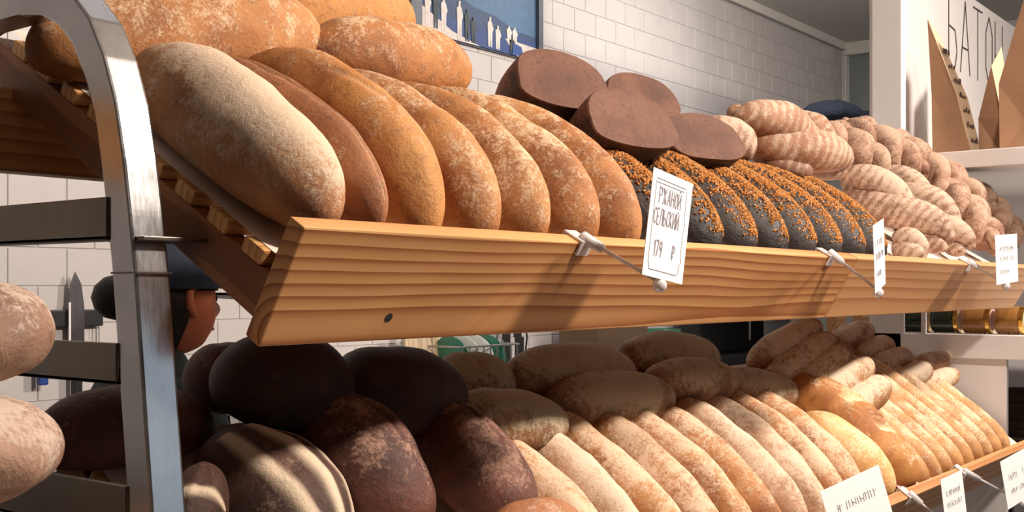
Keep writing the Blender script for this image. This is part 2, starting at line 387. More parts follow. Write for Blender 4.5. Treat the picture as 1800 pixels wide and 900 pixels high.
tag(MB().box((.1, 1.445, 1.655), (3.75, 1.485, 1.765)).build('back_beam', M_['beam'], bevel=.003), 'horizontal pine beam behind the steel post under the upper tray', 'beam')
tag(MB().box((-.4, 1.36, 1.12), (3.75, 1.40, 1.19)).build('back_beam', M_['beam'], bevel=.003), 'horizontal pine beam carrying the back of the lower trays', 'beam')

# ------------------------------------------------------------------ steel end frame
def sweep(mb, path, x0, x1, t):            # flat rectangular tube following (y, z) points
    n = len(path); vs = []
    for i, (y, z) in enumerate(path):
        a = path[max(i-1, 0)]; b = path[min(i+1, n-1)]; d = Vector((b[0]-a[0], b[1]-a[1])).normalized(); nn = Vector((d.y, -d.x))
        for x, k in ((x0, 0), (x1, 0), (x1, t), (x0, t)): vs.append((x, y+nn.x*k, z+nn.y*k))
    fs = [(i*4+k, i*4+(k+1) % 4, (i+1)*4+(k+1) % 4, (i+1)*4+k) for i in range(n-1) for k in range(4)]
    mb.add(vs, fs+[(3, 2, 1, 0), tuple((n-1)*4+k for k in range(4))])
def frame_path():
    p = [(.87, 0.0), (.93, .55), (1.0097, 1.2635), (1.0385, 1.5165)]
    p += [(1.049, 1.58), (1.060, 1.64), (1.075, 1.70), (1.096, 1.75), (1.124, 1.795), (1.162, 1.83), (1.21, 1.852), (1.27, 1.862)]
    p += [(1.38, 1.862), (1.44, 1.85), (1.485, 1.82), (1.51, 1.77), (1.52, 1.70), (1.525, 1.5), (1.55, .5), (1.56, 0)]
    return p
def end_frame(x, label, bars=True):
    r = thing('rack_end_frame', label, 'rack', (x, 1.0, 0))
    I = Matrix.Translation((-x, -1.0, 0))
    m = MB(); sweep(m, frame_path(), x, x+.042, .042)
    o = m.build('bent_post', M_['steel'], r, bevel=.003, M=I)
    o.data.polygons.foreach_set('use_smooth', [False]*len(o.data.polygons))
    for z0, z1, name in ((1.552, 1.598, 'side_bar'), (1.398, 1.442, 'side_bar'), (1.235, 1.292, 'side_bar'), (.40, .44, 'side_bar')):
        y0 = 1.068 + (1.5165-z1)*-.114 if z1 < 1.6 else 1.07
        y0 = 1.0385+(z1-1.5165)*.114+.039
        b = MB().box((x-.003, y0, z0), (x+.004, 1.50, z1)).box((x-.003, y0, z0), (x+.03, 1.50, z0+.005))
        b.build(name, M_['steel_bar'], r, bevel=.0012, M=I)
    MB().box((x-.001, 1.034, 1.5155), (x+.043, 1.082, 1.5175)).build('weld_seam', M_['steel_bar'], r, M=I)
    MB().box((x+.004, 1.03, 1.550), (x+.085, 1.095, 1.555)).build('bracket', M_['steel_bar'], r, bevel=.001, M=I)
    return r
end_frame(.698, 'bent stainless steel rack frame with side bars standing left of the loaves')

# ------------------------------------------------------------------ bread
def loaf_mesh(L, W, H, nu=38, nv=30, k=2.3, m=2.0, sq=2.0, flat=.35, bend=0, sag=0, rough=.035, seed=0., scores=None, groove=.006, taper=0, name='loaf'):
    """loaf lying along +y, bottom at z = 0; scores = list of functions (t, phi) -> 0..1 for slashes"""
    mb = MB(); vs = []; top = []; sco = []
    if scores: nu, nv = 64, 88
    zc = H*flat
    for i in range(nu+1):
        t = -math.cos(PI*i/nu); e = max(0.0, 1-abs(t)**k)**(1/m)
        if i in (0, nu): e = .0
        tw = 1+taper*t
        for j in range(nv):
            ph = 2*PI*j/nv; c, s = math.cos(ph), math.sin(ph)
            q = (abs(c)**sq+abs(s)**sq)**(-1/sq); c2, s2 = c*q, s*q
            x = c2*W/2*e*tw; z = s2*(H-zc if s2 > 0 else zc)*(e if s2 > 0 else e**.6)*tw
            nz = noise.noise((x/W*1.6+seed, t*2.4+seed*1.3, z/H*1.6+seed))*rough*2 + noise.noise((x*38+seed, t*L*20, z*38-seed))*rough*.5
            g = 0.0
            if scores:
                for fn in scores: g = max(g, fn(t, ph))
            sc_ = 1+nz - (g*groove/(W*.5))*(1 if e > .2 else 0)
            vs.append((x*sc_ + bend*t*t, t*L/2, zc + z*sc_ - sag*t*t)); top.append(max(0, s2*e)); sco.append(g)
    mb.add(vs, [(i*nv+j, i*nv+(j+1) % nv, (i+1)*nv+(j+1) % nv, (i+1)*nv+j) for i in range(nu) for j in range(nv)])
    mb.at = {'top': top, 'score': sco}
    me = bpy.data.meshes.new(name); me.from_pydata(mb.v, [], mb.f)
    for kk, vals in mb.at.items():
        a = me.attributes.new(kk, 'FLOAT', 'POINT'); a.data.foreach_set('value', vals)
    bm = bmesh.new(); bm.from_mesh(me); bmesh.ops.remove_doubles(bm, verts=bm.verts, dist=1e-6); bmesh.ops.recalc_face_normals(bm, faces=bm.faces); bm.to_mesh(me); bm.free()
    me.polygons.foreach_set('use_smooth', [True]*len(me.polygons)); me.update(); return me
def basis(y, up):
    y = Vector(y).normalized(); x = y.cross(Vector(up)).normalized(); z = x.cross(y)
    return Matrix((x, y, z)).transposed().to_4x4()
def bump01(v, c, w): return max(0.0, 1-abs(v-c)/w)
SEED = [0.0]
def nxt(): SEED[0] += 3.17; return SEED[0]

def put(me, mat, M, label, name='bread_loaf', cat='bread', group=None):
    return tag(link(name, me, mat, None, M), label, cat, group)
def row_loaf(T, xc, uf, L, W, H, mat, label, yaw=0, n=0, roll=0, name='bread_loaf', group=None, **kw):
    """loaf lying up the slope with its front tip at u = uf"""
    me = loaf_mesh(L, W, H, seed=nxt(), name=name, **kw)
    a = math.radians(yaw); d = Vector((math.sin(a), math.cos(a), 0))
    M = Matrix.Translation(T.P(0, 0, 0)+Vector((xc, 0, 0))) @ T.M()
    M = M @ Matrix.Translation((d.x*L/2, uf+d.y*L/2, T.s+n)) @ Matrix.Rotation(-a, 4, 'Z') @ Matrix.Rotation(math.radians(roll), 4, 'Y')
    return put(me, mat, M, label, name, 'bread', group)
def pix_loaf(T, p1, p2, nax, W, H, mat, label, name='bread_loaf', group=None, tilt=0, up=None, dbg=True, **kw):
    """loaf whose two tips are seen at pixels p1, p2; axis nax above the lip's foot"""
    n1, n2 = nax if isinstance(nax, tuple) else (nax, nax)
    x1, u1 = T.pix(*p1, n1); x2, u2 = T.pix(*p2, n2)
    A = T.P(x1, u1, n1); B = T.P(x2, u2, n2); L = (B-A).length
    if dbg: print('LOAF %-28s x %.2f..%.2f u %.2f..%.2f L %.3f' % (label[:28], x1, x2, u1, u2, L))
    R = basis(B-A, up or T.n) @ Matrix.Rotation(math.radians(tilt), 4, 'Y')
    me = loaf_mesh(L, W, H, seed=nxt(), name=name, **kw)
    M = Matrix.Translation((A+B)/2) @ R @ Matrix.Translation((0, 0, -H*.42))
    return put(me, mat, M, label, name, 'bread', group)
def nrel(T, p): return (p-T.o).dot(T.n)-T.s
def tip_loaf(T, p1, Y1, p2, Y2, W, H, mat, label, name='bread_loaf', group=None, tilt=0, up=None, ext=1.0, **kw):
    A = at(*p1, Y=Y1); B = at(*p2, Y=Y2); L = (B-A).length*ext
    print('TIP %-30s X %.2f..%.2f  n %.3f %.3f  L %.3f' % (label[:30], A.x, B.x, nrel(T, A), nrel(T, B), L))
    R = basis(B-A, up or T.n) @ Matrix.Rotation(math.radians(tilt), 4, 'Y')
    me = loaf_mesh(L, W, H, seed=nxt(), name=name, **kw)
    return put(me, mat, Matrix.Translation((A+B)/2) @ R @ Matrix.Translation((0, 0, -H*.45)), label, name, 'bread', group)
def xat(px, py, T, n): return T.pix(px, py, n)[0]

G1 = 'wheat loaves in the front row of the upper tray'
seam = lambda c, w, a=-.7, b=.9: (lambda t, ph: bump01(ph, c+.10*math.sin(3*t), w) if a < t < b else 0)
# upper front row
row_loaf(UP, .846, .030, .40, .132, .128, M_['wheat_flour'], 'big flour-dusted oval loaf beside the steel post, nearest of all', k=2.4, group=G1)
row_loaf(UP, .922, .030, .40, .082, .122, M_['wheat_brown'], 'slim brown loaf with a pale split, squeezed beside the big floured one', k=2.4, group=G1, scores=[seam(1.55, .11, -.95, .85)], groove=.006)
row_loaf(UP, 1.016, .030, .43, .118, .150, M_['wheat_gold'], 'tall golden-brown crescent loaf with a small slash', scores=[lambda t, ph: .3*bump01(ph, 1.9+.6*t, .10) if -.35 < t < .1 else 0], sag=.02, group=G1, k=2.8)
for i, (xx, dl, ww) in enumerate(((1.124, 0, .118), (1.232, -.01, .116), (1.352, .02, .124), (1.470, .02, .120))):
    row_loaf(UP, xx, .030, .41+dl, ww, .142, M_['wheat'], ['ruddy flour-spotted loaf right beside the tall golden-brown crescent', 'flour-streaked wheat loaf, third from the black seeded loaves', 'smooth flour-veiled wheat loaf behind the clear tag clip', 'last wheat loaf beside the black seeded loaves'][i], sag=.015, k=2.8, group=G1)
# upper second layer
tip_loaf(UP, (50, 70), 1.31, (560, 52), 1.27, .15, .135, M_['wheat'], 'large loaf lying across the top behind the steel post', k=2.6)
tip_loaf(UP, (535, 80), 1.26, (824, 122), 1.22, .125, .11, M_['wheat'], 'loaf lying across the row below the blue picture', k=2.5)
tip_loaf(UP, (440, 5), 1.38, (722, 40), 1.36, .14, .13, M_['wheat_gold'], 'topmost loaf at the upper frame edge left of the blue picture', k=2.6)
# halved dark rye loaves, cut faces to the front
GT = 'halved dark rye loaves'
def half_loaf(pf, Y, W, H, D, yaw, pitch, label):
    C = at(*pf, Y=Y)
    M = Matrix.Translation(C) @ Matrix.Rotation(math.radians(yaw), 4, 'Z') @ Matrix.Rotation(math.radians(pitch), 4, 'X') @ Matrix.Translation((0, 0, -H*.45))
    r = thing('halved_rye_loaf', label, 'bread', group=GT, M=M); sd = nxt()
    nu, nv = 16, 40; vs = []; top = []
    def pt(t, j, sh=1.0):
        e = max(0.0, 1-t**2.4)**.5; ph = 2*PI*j/nv; c, q = math.cos(ph), math.sin(ph); g = (abs(c)**2.5+abs(q)**2.5)**(-1/2.5)
        z = q*g*(H*.66 if q > 0 else H*.34); x = c*g*W/2
        k = (1+.05*noise.noise((c*1.5+sd, t*2, q*1.5+sd)))*sh
        return (x*e*k, t*D, H*.34+z*(e if q > 0 else e**.6)*k), max(0, q)
    for i in range(nu+1):
        t = i/nu if i < nu else .9995
        for j in range(nv):
            p, tp = pt(math.sin(t*PI/2), j); vs.append(p); top.append(tp)
    m = MB(); m.add(vs, [(i*nv+j, i*nv+(j+1) % nv, (i+1)*nv+(j+1) % nv, (i+1)*nv+j) for i in range(nu) for j in range(nv)]+[tuple(nu*nv+j for j in range(nv))])
    m.at = {'top': top, 'score': [0.0]*len(m.v)}; m.build('crust', M_['tin'], r, smooth=True)
    rg = [[Vector(pt(0, j, f)[0])+Vector((0, dy, 0)) for j in range(nv)] for f, dy in ((1.0, .0), (.985, -.0035), (.6, -.005), (.2, -.0055))]
    m = MB(); m.add([p for q in rg for p in q], [(i*nv+j, i*nv+(j+1) % nv, (i+1)*nv+(j+1) % nv, (i+1)*nv+j) for i in range(3) for j in range(nv)]+[tuple(3*nv+j for j in range(nv))])
    m.at = {'top': [0.0]*len(m.v), 'score': [0.0]*len(m.v)}
    tag(m.build('cut_face', M_['crumb'], r), 'brown cut crumb')
for pf, Y, W, H, yaw, pitch, lab in (((990, 145), 1.13, .205, .118, -14, -24, 'halved dark rye loaf, upper left of the four brown ones'), ((1130, 175), 1.17, .19, .105, -16, -24, 'halved dark rye loaf, upper right of the four brown ones'),
                        ((1112, 215), 1.02, .205, .115, -14, -26, 'halved dark rye loaf on the seeded loaves, lower left of the four'), ((1240, 245), 1.05, .20, .105, -18, -26, 'halved dark rye loaf, lower right of the four, touching pale loaf')):
    half_loaf(pf, Y, W, H, .15, yaw, pitch, lab)
# seeded black loaves
GS = 'black rye loaves crusted with orange seeds'
LS, WS, HS = .40, .128, .118
def seeds_mesh(i):
    rnd = random.Random(50+i); mb = MB()
    for q in range(4300):
        t = rnd.uniform(-.93, .93); ph = rnd.gauss(1.32, .50)
        if not .15 < ph < 2.45: continue
        if t < -.5 and rnd.random() < .45: continue
        e = max(0.0, 1-abs(t)**2.5)**.5
        x = math.cos(ph)*WS/2*e*1.0; z = HS*.35+math.sin(ph)*HS*.65*e-.012*t*t
        y = t*LS/2; r = rnd.uniform(.0019, .0034)
        d = [Vector((rnd.uniform(-1, 1), rnd.uniform(-1, 1), rnd.uniform(-1, 1))).normalized()]
        a = d[0].orthogonal().normalized(); b = d[0].cross(a); c = Vector((x, y, z))*1.0
        mb.add([c+d[0]*r*1.5, c-d[0]*r*1.5, c+a*r, c-a*r, c+b*r, c-b*r], [(0,2,4),(0,4,3),(0,3,5),(0,5,2),(1,4,2),(1,3,4),(1,5,3),(1,2,5)])
    me = mb.mesh('seed_crust'); me.materials.append(M_['seed']); return me
SM = [seeds_mesh(i) for i in range(3)]
ords = ['first black seeded loaf, beside the last wheat loaf', 'second black seeded loaf, behind the large price tag', 'third black seeded loaf, right beside the large price tag', 'fourth black seeded loaf from the wheat loaves', 'fifth black seeded loaf from the wheat loaves', 'sixth black seeded loaf, left of the clear clip by the seam', 'seventh black seeded loaf, behind the narrow tag', 'last black seeded loaf beside the braids']
for i in range(8):
    xx = 1.612+i*.133
    o = row_loaf(UP, xx, .032, LS, WS, HS, M_['seedloaf'], ords[i], name='seeded_loaf', k=2.5, sag=.012, rough=.012, group=GS)
    tag(link('seed_crust', SM[i % 3], None, o), 'orange-brown seeds', kind='stuff')
# pale loaves peeping over the seeded row
tip_loaf(UP, (1225, 225), 1.24, (1330, 262), 1.14, .10, .09, M_['braid'], 'pale floured loaf peeping between tin loaf and brown twist')
tip_loaf(UP, (1325, 268), 1.20, (1430, 300), 1.08, .09, .07, M_['braid'], 'pale floured loaf end lying under the brown twist')

# braids
def strand_mesh(L, A, B, R, turns, ph0, kind, seed):
    n = 54; pts = []; rs = []
    for i in range(n+1):
        t = i/n; y = (t-.5)*L; th = turns*2*PI*t+ph0
        e = math.sin(PI*min(1, max(0, t)))**.45 if 0 < t < 1 else 0.02
        env = .25+.75*math.sin(PI*t)**.5
        if kind == 'twist': x, z = A*math.cos(th)*env, B*math.sin(th)*env
        else: x, z = A*math.sin(th)*env, B*math.sin(2*th)*env
        pts.append((x, y, z)); rs.append(max(.002, R*e*(1+.10*noise.noise((t*6+seed, seed, 0)))))
    mb = MB().tube(pts, rs, 16)
    top = [min(1, max(0, .5+v[2]/(2*(B+R)))) for v in mb.v]
    mb.at = {'top': top, 'score': [0.0]*len(mb.v)}
    return mb.mesh('strand', smooth=True)
def braid(T, p1, Y1, p2, Y2, A, B, R, turns, kind, nstr, mat, label, group='braided loaves'):
    P1 = at(*p1, Y=Y1); P2 = at(*p2, Y=Y2); L = (P2-P1).length
    print('BRAID %-28s X %.2f..%.2f n %.3f %.3f L %.3f' % (label[:28], P1.x, P2.x, nrel(T, P1), nrel(T, P2), L))
    M = Matrix.Translation((P1+P2)/2) @ basis(P2-P1, T.n)
    r = thing('braided_loaf', label, 'bread', group=group, M=M)
    for k in range(nstr):
        link('strand', strand_mesh(L*1.02, A, B, R, turns, 2*PI*k/nstr, kind, nxt()), mat, r)
    return r
braid(UP, (1478, 300), 1.22, (1668, 430), .95, .036, .034, .046, .9, 'twist', 2, M_['braid'], 'fat floury two-strand twist in front of the braids, beside the seeded loaves')
braid(UP, (1560, 300), 1.20, (1702, 440), .95, .034, .032, .042, 1.4, 'twist', 2, M_['braid'], 'floury ringed twist standing second from the seeded loaves')
braid(UP, (1640, 310), 1.16, (1755, 440), .95, .046, .028, .036, 1.25, 'braid', 3, M_['braid_plain'], 'three-strand braid below the paper bags, left of the end tag')
braid(UP, (1690, 320), 1.14, (1792, 430), .96, .046, .028, .036, 1.25, 'braid', 3, M_['braid_plain'], 'outermost floury braid behind the end tag')
braid(UP, (1290, 196), 1.20, (1488, 295), 1.06, .024, .024, .056, .8, 'twist', 2, M_['braid_brown'], 'thick brown twist lying highest across the pile, left end in shade')
braid(UP, (1385, 208), 1.34, (1462, 260), 1.22, .012, .012, .046, .5, 'twist', 2, M_['braid_brown'], 'smooth brown loaf end rising behind the thick brown twist')
braid(UP, (1440, 225), 1.28, (1560, 305), 1.14, .046, .028, .037, 1.1, 'braid', 3, M_['braid_plain'], 'braid with round bulges just right of the thick brown twist')
braid(UP, (1485, 218), 1.32, (1620, 305), 1.16, .050, .030, .040, 1.2, 'braid', 3, M_['braid_plain'], 'ruddy braid at the top of the pile before the white post')
braid(UP, (1545, 235), 1.30, (1680, 340), 1.12, .050, .030, .040, 1.3, 'braid', 3, M_['braid_plain'], 'braid sloping down right in front of the white post')
braid(UP, (1610, 275), 1.22, (1745, 385), 1.04, .050, .030, .039, 1.3, 'braid', 3, M_['braid_plain'], 'braid in the upper layer under the shelf of paper bags')
braid(UP, (1575, 415), 1.00, (1622, 450), .93, .015, .015, .030, .6, 'twist', 2, M_['braid'], 'small pale twist end low on the board beside the last seeded loaf')

# lower tray: dark scored rounds
def stripes(cs, w, a=-.8, b=.95): return [(lambda t, ph, c=c: max(0, min(1, 1.6*bump01(ph, c+.06*math.sin(2*t), w))) if a < t < b else 0) for c in cs]
GD = 'dark rye loaves on the lower tray'
def low_loaf(p1, p2, nn, W, H, mat, label, **kw): return pix_loaf(LO, p1, p2, nn, W, H, mat, label, **kw)
low_loaf((592, 985), (378, 770), .12, .17, .125, M_['stripe'], 'dark round loaf with broad cream flour stripes, nearest on the lower tray', scores=stripes((.80, 1.45, 2.10), .19, -.95, .72), groove=-.004, k=2.2, group=GD)
low_loaf((738, 940), (530, 705), .135, .165, .14, M_['rye_red'], 'dark reddish rye loaf with two slashes between striped and split loaf', scores=stripes((.95, 1.45), .05, -.25, .9), groove=.009, k=2.3, group=GD)
low_loaf((925, 930), (742, 725), .13, .15, .13, M_['rye_red'], 'reddish-pink lit rye loaf with slashes, right beside the floury batons', scores=stripes((.95, 1.5), .05, -.1, .9), groove=.009, k=2.3, group=GD)
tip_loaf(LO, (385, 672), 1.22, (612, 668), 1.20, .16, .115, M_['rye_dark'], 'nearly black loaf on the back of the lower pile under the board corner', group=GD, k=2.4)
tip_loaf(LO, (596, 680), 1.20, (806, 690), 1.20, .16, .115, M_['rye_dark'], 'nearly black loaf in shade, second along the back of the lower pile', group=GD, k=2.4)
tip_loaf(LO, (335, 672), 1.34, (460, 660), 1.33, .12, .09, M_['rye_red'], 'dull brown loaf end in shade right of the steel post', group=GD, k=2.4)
tip_loaf(LO, (290, 890), 1.10, (400, 905), 1.05, .13, .09, M_['stripe'], 'dark striped loaf sliver beside the steel post at the bottom', scores=stripes((.5, 1.2), .14), groove=-.003, group=GD)
tip_loaf(LO, (870, 948), .93, (1015, 915), .92, .10, .07, M_['wheat_brown'], 'ruddy loaf crest just showing at the lower frame edge')
# floury sourdoughs at the back of the lower tray
GO = 'floured sourdough loaves stacked behind the batons'
for p1, p2, Y1, W, H, lab in (((778, 735), (992, 738), 1.17, .12, .085, 'grey-floured sourdough lying behind the reddish rye loaf'), ((768, 668), (898, 668), 1.30, .12, .085, 'reddish-brown sourdough at the back near the hanging black straps'),
      ((890, 665), (1112, 655), 1.28, .14, .115, 'large domed sourdough below the brown box'), ((965, 705), (1182, 695), 1.20, .12, .095, 'sourdough lying in front of the large domed one'),
      ((1088, 630), (1260, 628), 1.30, .13, .11, 'rear sourdough left of the black machine'), ((1140, 668), (1292, 665), 1.20, .11, .085, 'speckled sourdough just below the rear one'),
      ((1255, 675), (1400, 692), 1.20, .11, .085, 'dim sourdough end left of the leaning ciabattas')):
    tip_loaf(LO, p1, Y1, p2, Y1-.02, W, H, M_['sour'], lab, group=GO, k=2.3)
# batons
GB = 'floury batons on the lower tray'
pxs = [1126, 1194, 1246, 1300, 1341, 1381, 1429, 1457]
lab_b = ['first floury baton beside the reddish rye loaf', 'second floury baton from the dark loaves', 'third floury baton, thickly dusted, from the dark loaves', 'fourth floury baton, golden toned, from the dark loaves', 'fifth floury baton from the dark loaves', 'sixth floury baton from the dark loaves', 'seventh floury baton from the dark loaves', 'eighth floury baton, greyish crest, from the dark loaves', 'ninth floury baton, greyish crest, from the dark loaves', 'tenth floury baton, next to last before the golden loaf', 'last floury baton, touching the golden loaf']
xs = [xat(p, 900, LO, LO.s+.035) for p in pxs]
print('BATON xs', [round(v, 3) for v in xs])
x = 1.40
for i in range(11):
    row_loaf(LO, 1.345+i*.108, .030, .42, .097, .090, M_['baton_grey'] if i in (2, 7, 8) else M_['baton'], lab_b[i], name='baton_loaf', group=GB, k=2.3, rough=.065, sag=.012)
row_loaf(LO, 2.545, .030, .27, .13, .10, M_['golden'], 'smooth pale golden loaf beside the lowest paper tag', k=2.4)
row_loaf(LO, 2.69, .030, .42, .15, .12, M_['batard'], 'glossy golden-brown loaf with deep slashes before the baguettes', k=2.8, rough=.05, scores=[lambda t, ph, c=c: max(0, min(1, 1.8*bump01(t, c+.22*(ph-1.4), .07))) if .7 < ph < 2.1 else 0 for c in (-.5, 0, .5)], groove=.01)
lab_g = ['first baguette beside the glossy golden-brown loaf', 'second baguette from the glossy loaf', 'third baguette from the glossy loaf', 'fourth baguette from the glossy loaf', 'fifth baguette, floury, from the glossy loaf', 'sixth baguette from the glossy loaf', 'seventh baguette, orange sided, from the glossy loaf', 'eighth baguette, next to the outermost', 'outermost baguette at the right frame edge']
for i in range(9):
    row_loaf(LO, 2.815+i*.092, .030, .47, .082, .070, M_['baguette'], lab_g[i], name='baguette', group='baguettes on the lower tray', k=4, m=2, rough=.03, scores=[lambda t, ph, c=c: .8*max(0, min(1, 1.8*bump01(t, c+.16*(ph-1.4), .05))) if .9 < ph < 1.9 else 0 for c in (-.6, -.2, .2, .6)], groove=.003)
# ciabattas leaning at the back
GC = 'ciabattas leaning at the back of the lower tray'
for p1, p2, Y1, dY, W, H, lab in (((1318, 640), (1442, 568), 1.26, .08, .09, .075, 'topmost left ciabatta leaning before the black machine'), ((1345, 668), (1468, 592), 1.22, .08, .09, .075, 'second leaning ciabatta from the black machine'),
      ((1385, 692), (1495, 608), 1.18, .08, .09, .075, 'third leaning ciabatta from the black machine'), ((1415, 718), (1532, 634), 1.14, .08, .09, .08, 'fourth leaning ciabatta, ruddy underside, lit at its end'),
      ((1448, 742), (1562, 670), 1.10, .08, .09, .08, 'lowest leaning ciabatta resting on the glossy loaf'), ((1462, 602), (1532, 578), 1.30, .04, .08, .07, 'small dim ciabatta at the very back below the board seam'),
      ((1500, 624), (1568, 604), 1.26, .04, .08, .07, 'grey-floured ciabatta end at the back left of the white post'), ((1525, 647), (1600, 624), 1.22, .05, .08, .07, 'dim ciabatta before the white post'),
      ((1562, 682), (1635, 645), 1.17, .06, .08, .07, 'grey-dusted ciabatta above the baguettes'), ((1590, 652), (1668, 628), 1.20, .05, .075, .065, 'pale ciabatta tip lit below the jar shelf'), ((1595, 688), (1685, 655), 1.15, .07, .07, .06, 'flat golden ciabatta lying on the baguette ends')):
    tip_loaf(LO, p1, Y1, p2, Y1-dY, W, H, M_['cia'], lab, name='ciabatta', group=GC, k=2.8)
# loaves left of the post
GL = 'floury loaves stacked left of the steel post'
for c, zc, W, H, lab in (((.41, 1.00), 1.462, .17, .105, 'floury loaf end at the left edge, topmost of its stack'), ((.415, .99), 1.357, .17, .105, 'creased floury loaf end at the left edge, middle of its stack'), ((.40, 1.0), 1.256, .16, .10, 'loaf end at the bottom left corner, lowest seen of its stack')):
    me = loaf_mesh(.36, W, H, seed=nxt(), k=3.4, flat=.45, rough=.07, scores=stripes((1.9, 2.7), .06, -.5, .9), groove=.012)
    put(me, M_['floury_end'], Matrix.Translation((c[0], c[1], zc-H/2)) @ Matrix.Rotation(math.radians(-78), 4, 'Z'), lab, group=GL)
me = loaf_mesh(.36, .17, .11, seed=nxt(), k=2.2)
put(me, M_['floury_end'], Matrix.Translation((.38, 1.01, 1.095)) @ Matrix.Rotation(math.radians(-78), 4, 'Z'), 'loaf at the foot of the left stack, below the frame', group=GL)
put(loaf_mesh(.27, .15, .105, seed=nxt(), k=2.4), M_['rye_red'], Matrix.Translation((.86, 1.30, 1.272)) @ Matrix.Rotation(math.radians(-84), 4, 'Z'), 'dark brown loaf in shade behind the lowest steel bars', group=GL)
# ------------------------------------------------------------------ writing
GL_ = {'Р': [[(0,0),(0,1),(.6,.95),(.7,.75),(.6,.52),(0,.48)]], 'Ж': [[(.5,0),(.5,1)],[(0,1),(.5,.5),(1,1)],[(0,0),(.5,.5),(1,0)]], 'А': [[(0,0),(.4,1),(.8,0)],[(.14,.35),(.66,.35)]],
  'Н': [[(0,0),(0,1)],[(.7,0),(.7,1)],[(0,.5),(.7,.5)]], 'О': [[(.35,0),(.05,.25),(.05,.75),(.35,1),(.65,.75),(.65,.25),(.35,0)]], 'Й': [[(0,1),(0,0),(.7,1),(.7,0)],[(.2,1.15),(.35,1.08),(.5,1.15)]],
  'И': [[(0,1),(0,0),(.7,1),(.7,0)]], 'С': [[(.65,.85),(.35,1),(.05,.75),(.05,.25),(.35,0),(.65,.15)]], 'Е': [[(.6,1),(0,1),(0,0),(.6,0)],[(0,.5),(.5,.5)]], 'Л': [[(0,0),(.3,1),(.7,1),(.7,0)]],
  'Ь': [[(0,1),(0,0),(.55,.05),(.65,.25),(.5,.48),(0,.5)]], 'К': [[(0,0),(0,1)],[(.6,1),(0,.5),(.65,0)]], '1': [[(0,.75),(.25,1),(.25,0)]], '7': [[(0,1),(.6,1),(.2,0)]], '9': [[(.6,.7),(.35,.45),(.05,.6),(.05,.85),(.35,1),(.6,.85),(.55,.4),(.35,0)]],
  '₽': [[(.15,0),(.15,1),(.65,.95),(.75,.75),(.6,.52),(0,.48)],[(0,.25),(.5,.25)]], 'Б': [[(.6,1),(0,1),(0,0),(.5,.03),(.65,.25),(.5,.52),(0,.55)]], 'Т': [[(0,1),(.8,1)],[(.4,1),(.4,0)]]}
def write(text, x, y, h, wide, gap, stroke, mb, depth=.0006, z=0, lean=0):
    for ch in text:
        if ch == ' ': x += wide*h*.6; continue
        for pl in GL_[ch]:
            for (a, b), (c, d) in zip(pl, pl[1:]):
                p = Vector((x+a*wide*h+lean*b*h, y+b*h, z)); q = Vector((x+c*wide*h+lean*d*h, y+d*h, z)); t = (q-p).normalized(); nn = Vector((-t.y, t.x, 0))*stroke/2
                vs = [p-nn, q-nn, q+nn, p+nn]; mb.add(vs+[v+Vector((0, 0, depth)) for v in vs], [(3,2,1,0),(4,5,6,7),(0,1,5,4),(1,2,6,5),(2,3,7,6),(3,0,4,7)])
        x += (max(p[0] for pl in GL_[ch] for p in pl)+gap)*wide*h
    return x
def scribble(mb, x0, x1, y, h, stroke, seed):
    r = random.Random(seed); x = x0
    while x < x1:
        if r.random() < .12: x += h*.5; continue
        a, b = r.uniform(0, .15)*h, r.uniform(.8, 1)*h; dx = r.uniform(-.12, .2)*h
        segs = [((x, y+a), (x+dx, y+b))]
        if r.random() < .5: segs.append(((x+dx, y+b*r.uniform(.5, 1)), (x+h*.38, y+b*r.uniform(.3, 1))))
        for p, q in segs:
            p = Vector((*p, 0)); q = Vector((*q, 0)); t = (q-p).normalized(); nn = Vector((-t.y, t.x, 0))*stroke/2
            vs = [p-nn, q-nn, q+nn, p+nn]; mb.add(vs+[v+Vector((0, 0, .0006)) for v in vs], [(3,2,1,0),(4,5,6,7),(0,1,5,4),(1,2,6,5),(2,3,7,6),(3,0,4,7)])
        x += h*r.uniform(.38, .55)

# ------------------------------------------------------------------ price tags: clip on the lip, arm forward and down, ball joint, card
def price_tag(T, xc, card_c, w, h, yaw, roll, pitch, label, marks, drop=.0):
    top = T.P(xc, .0125, T.h)
    r = thing('price_tag', label, 'price tag', top, 'price tags clipped to the shelf lips')
    C = Vector(card_c)-top
    R = Matrix.Rotation(math.radians(yaw), 4, 'Z') @ Matrix.Rotation(PI/2+math.radians(pitch), 4, 'X') @ Matrix.Rotation(math.radians(roll), 4, 'Z')
    cm = Matrix.Translation(C) @ R
    # clip: a U over the lip
    k = MB().box((-.014, -.0045, -.018), (.014, -.0015, .004)).box((-.014, -.0045, .001), (.014, .031, .004)).box((-.014, .028, -.018), (.014, .031, .004))
    k.build('clip', M_['plastic'], r, bevel=.001, M=Matrix.Translation((0, 0, 0)) @ Matrix.Translation(T.u*-.0125) @ T.M())
    foot = cm @ Vector((0, -h/2-.004, -.004)); st = T.u*-.012+Vector((0, 0, .006))
    MB().tube([st+Vector((0, .004, .004)), st, st*.75+foot*.25], [.008, .009, .0065], 12).build('socket', M_['plastic'], r, smooth=True)
    MB().tube([st, foot], .0028, 8).build('arm', M_['plastic'], r, smooth=True)
    prof = [(.0005, -.010)]+[(.010*math.cos(a), .010*math.sin(a)) for a in [-.9, -.45, 0, .45, .9]]+[(.0005, .010)]
    MB().lathe(prof, 14, Matrix.Translation(foot+Vector((0, 0, -.004)))).build('ball_joint', M_['plastic'], r, smooth=True)
    c = MB().box((-w/2, -h/2, -.0008), (w/2, h/2, .0)).build('card', M_['card'], r, M=cm)
    tm = MB(); marks(tm, w, h); tm.build('lettering', M_['ink_grey'], c, M=Matrix.Translation((0, 0, .0001)))
    return r
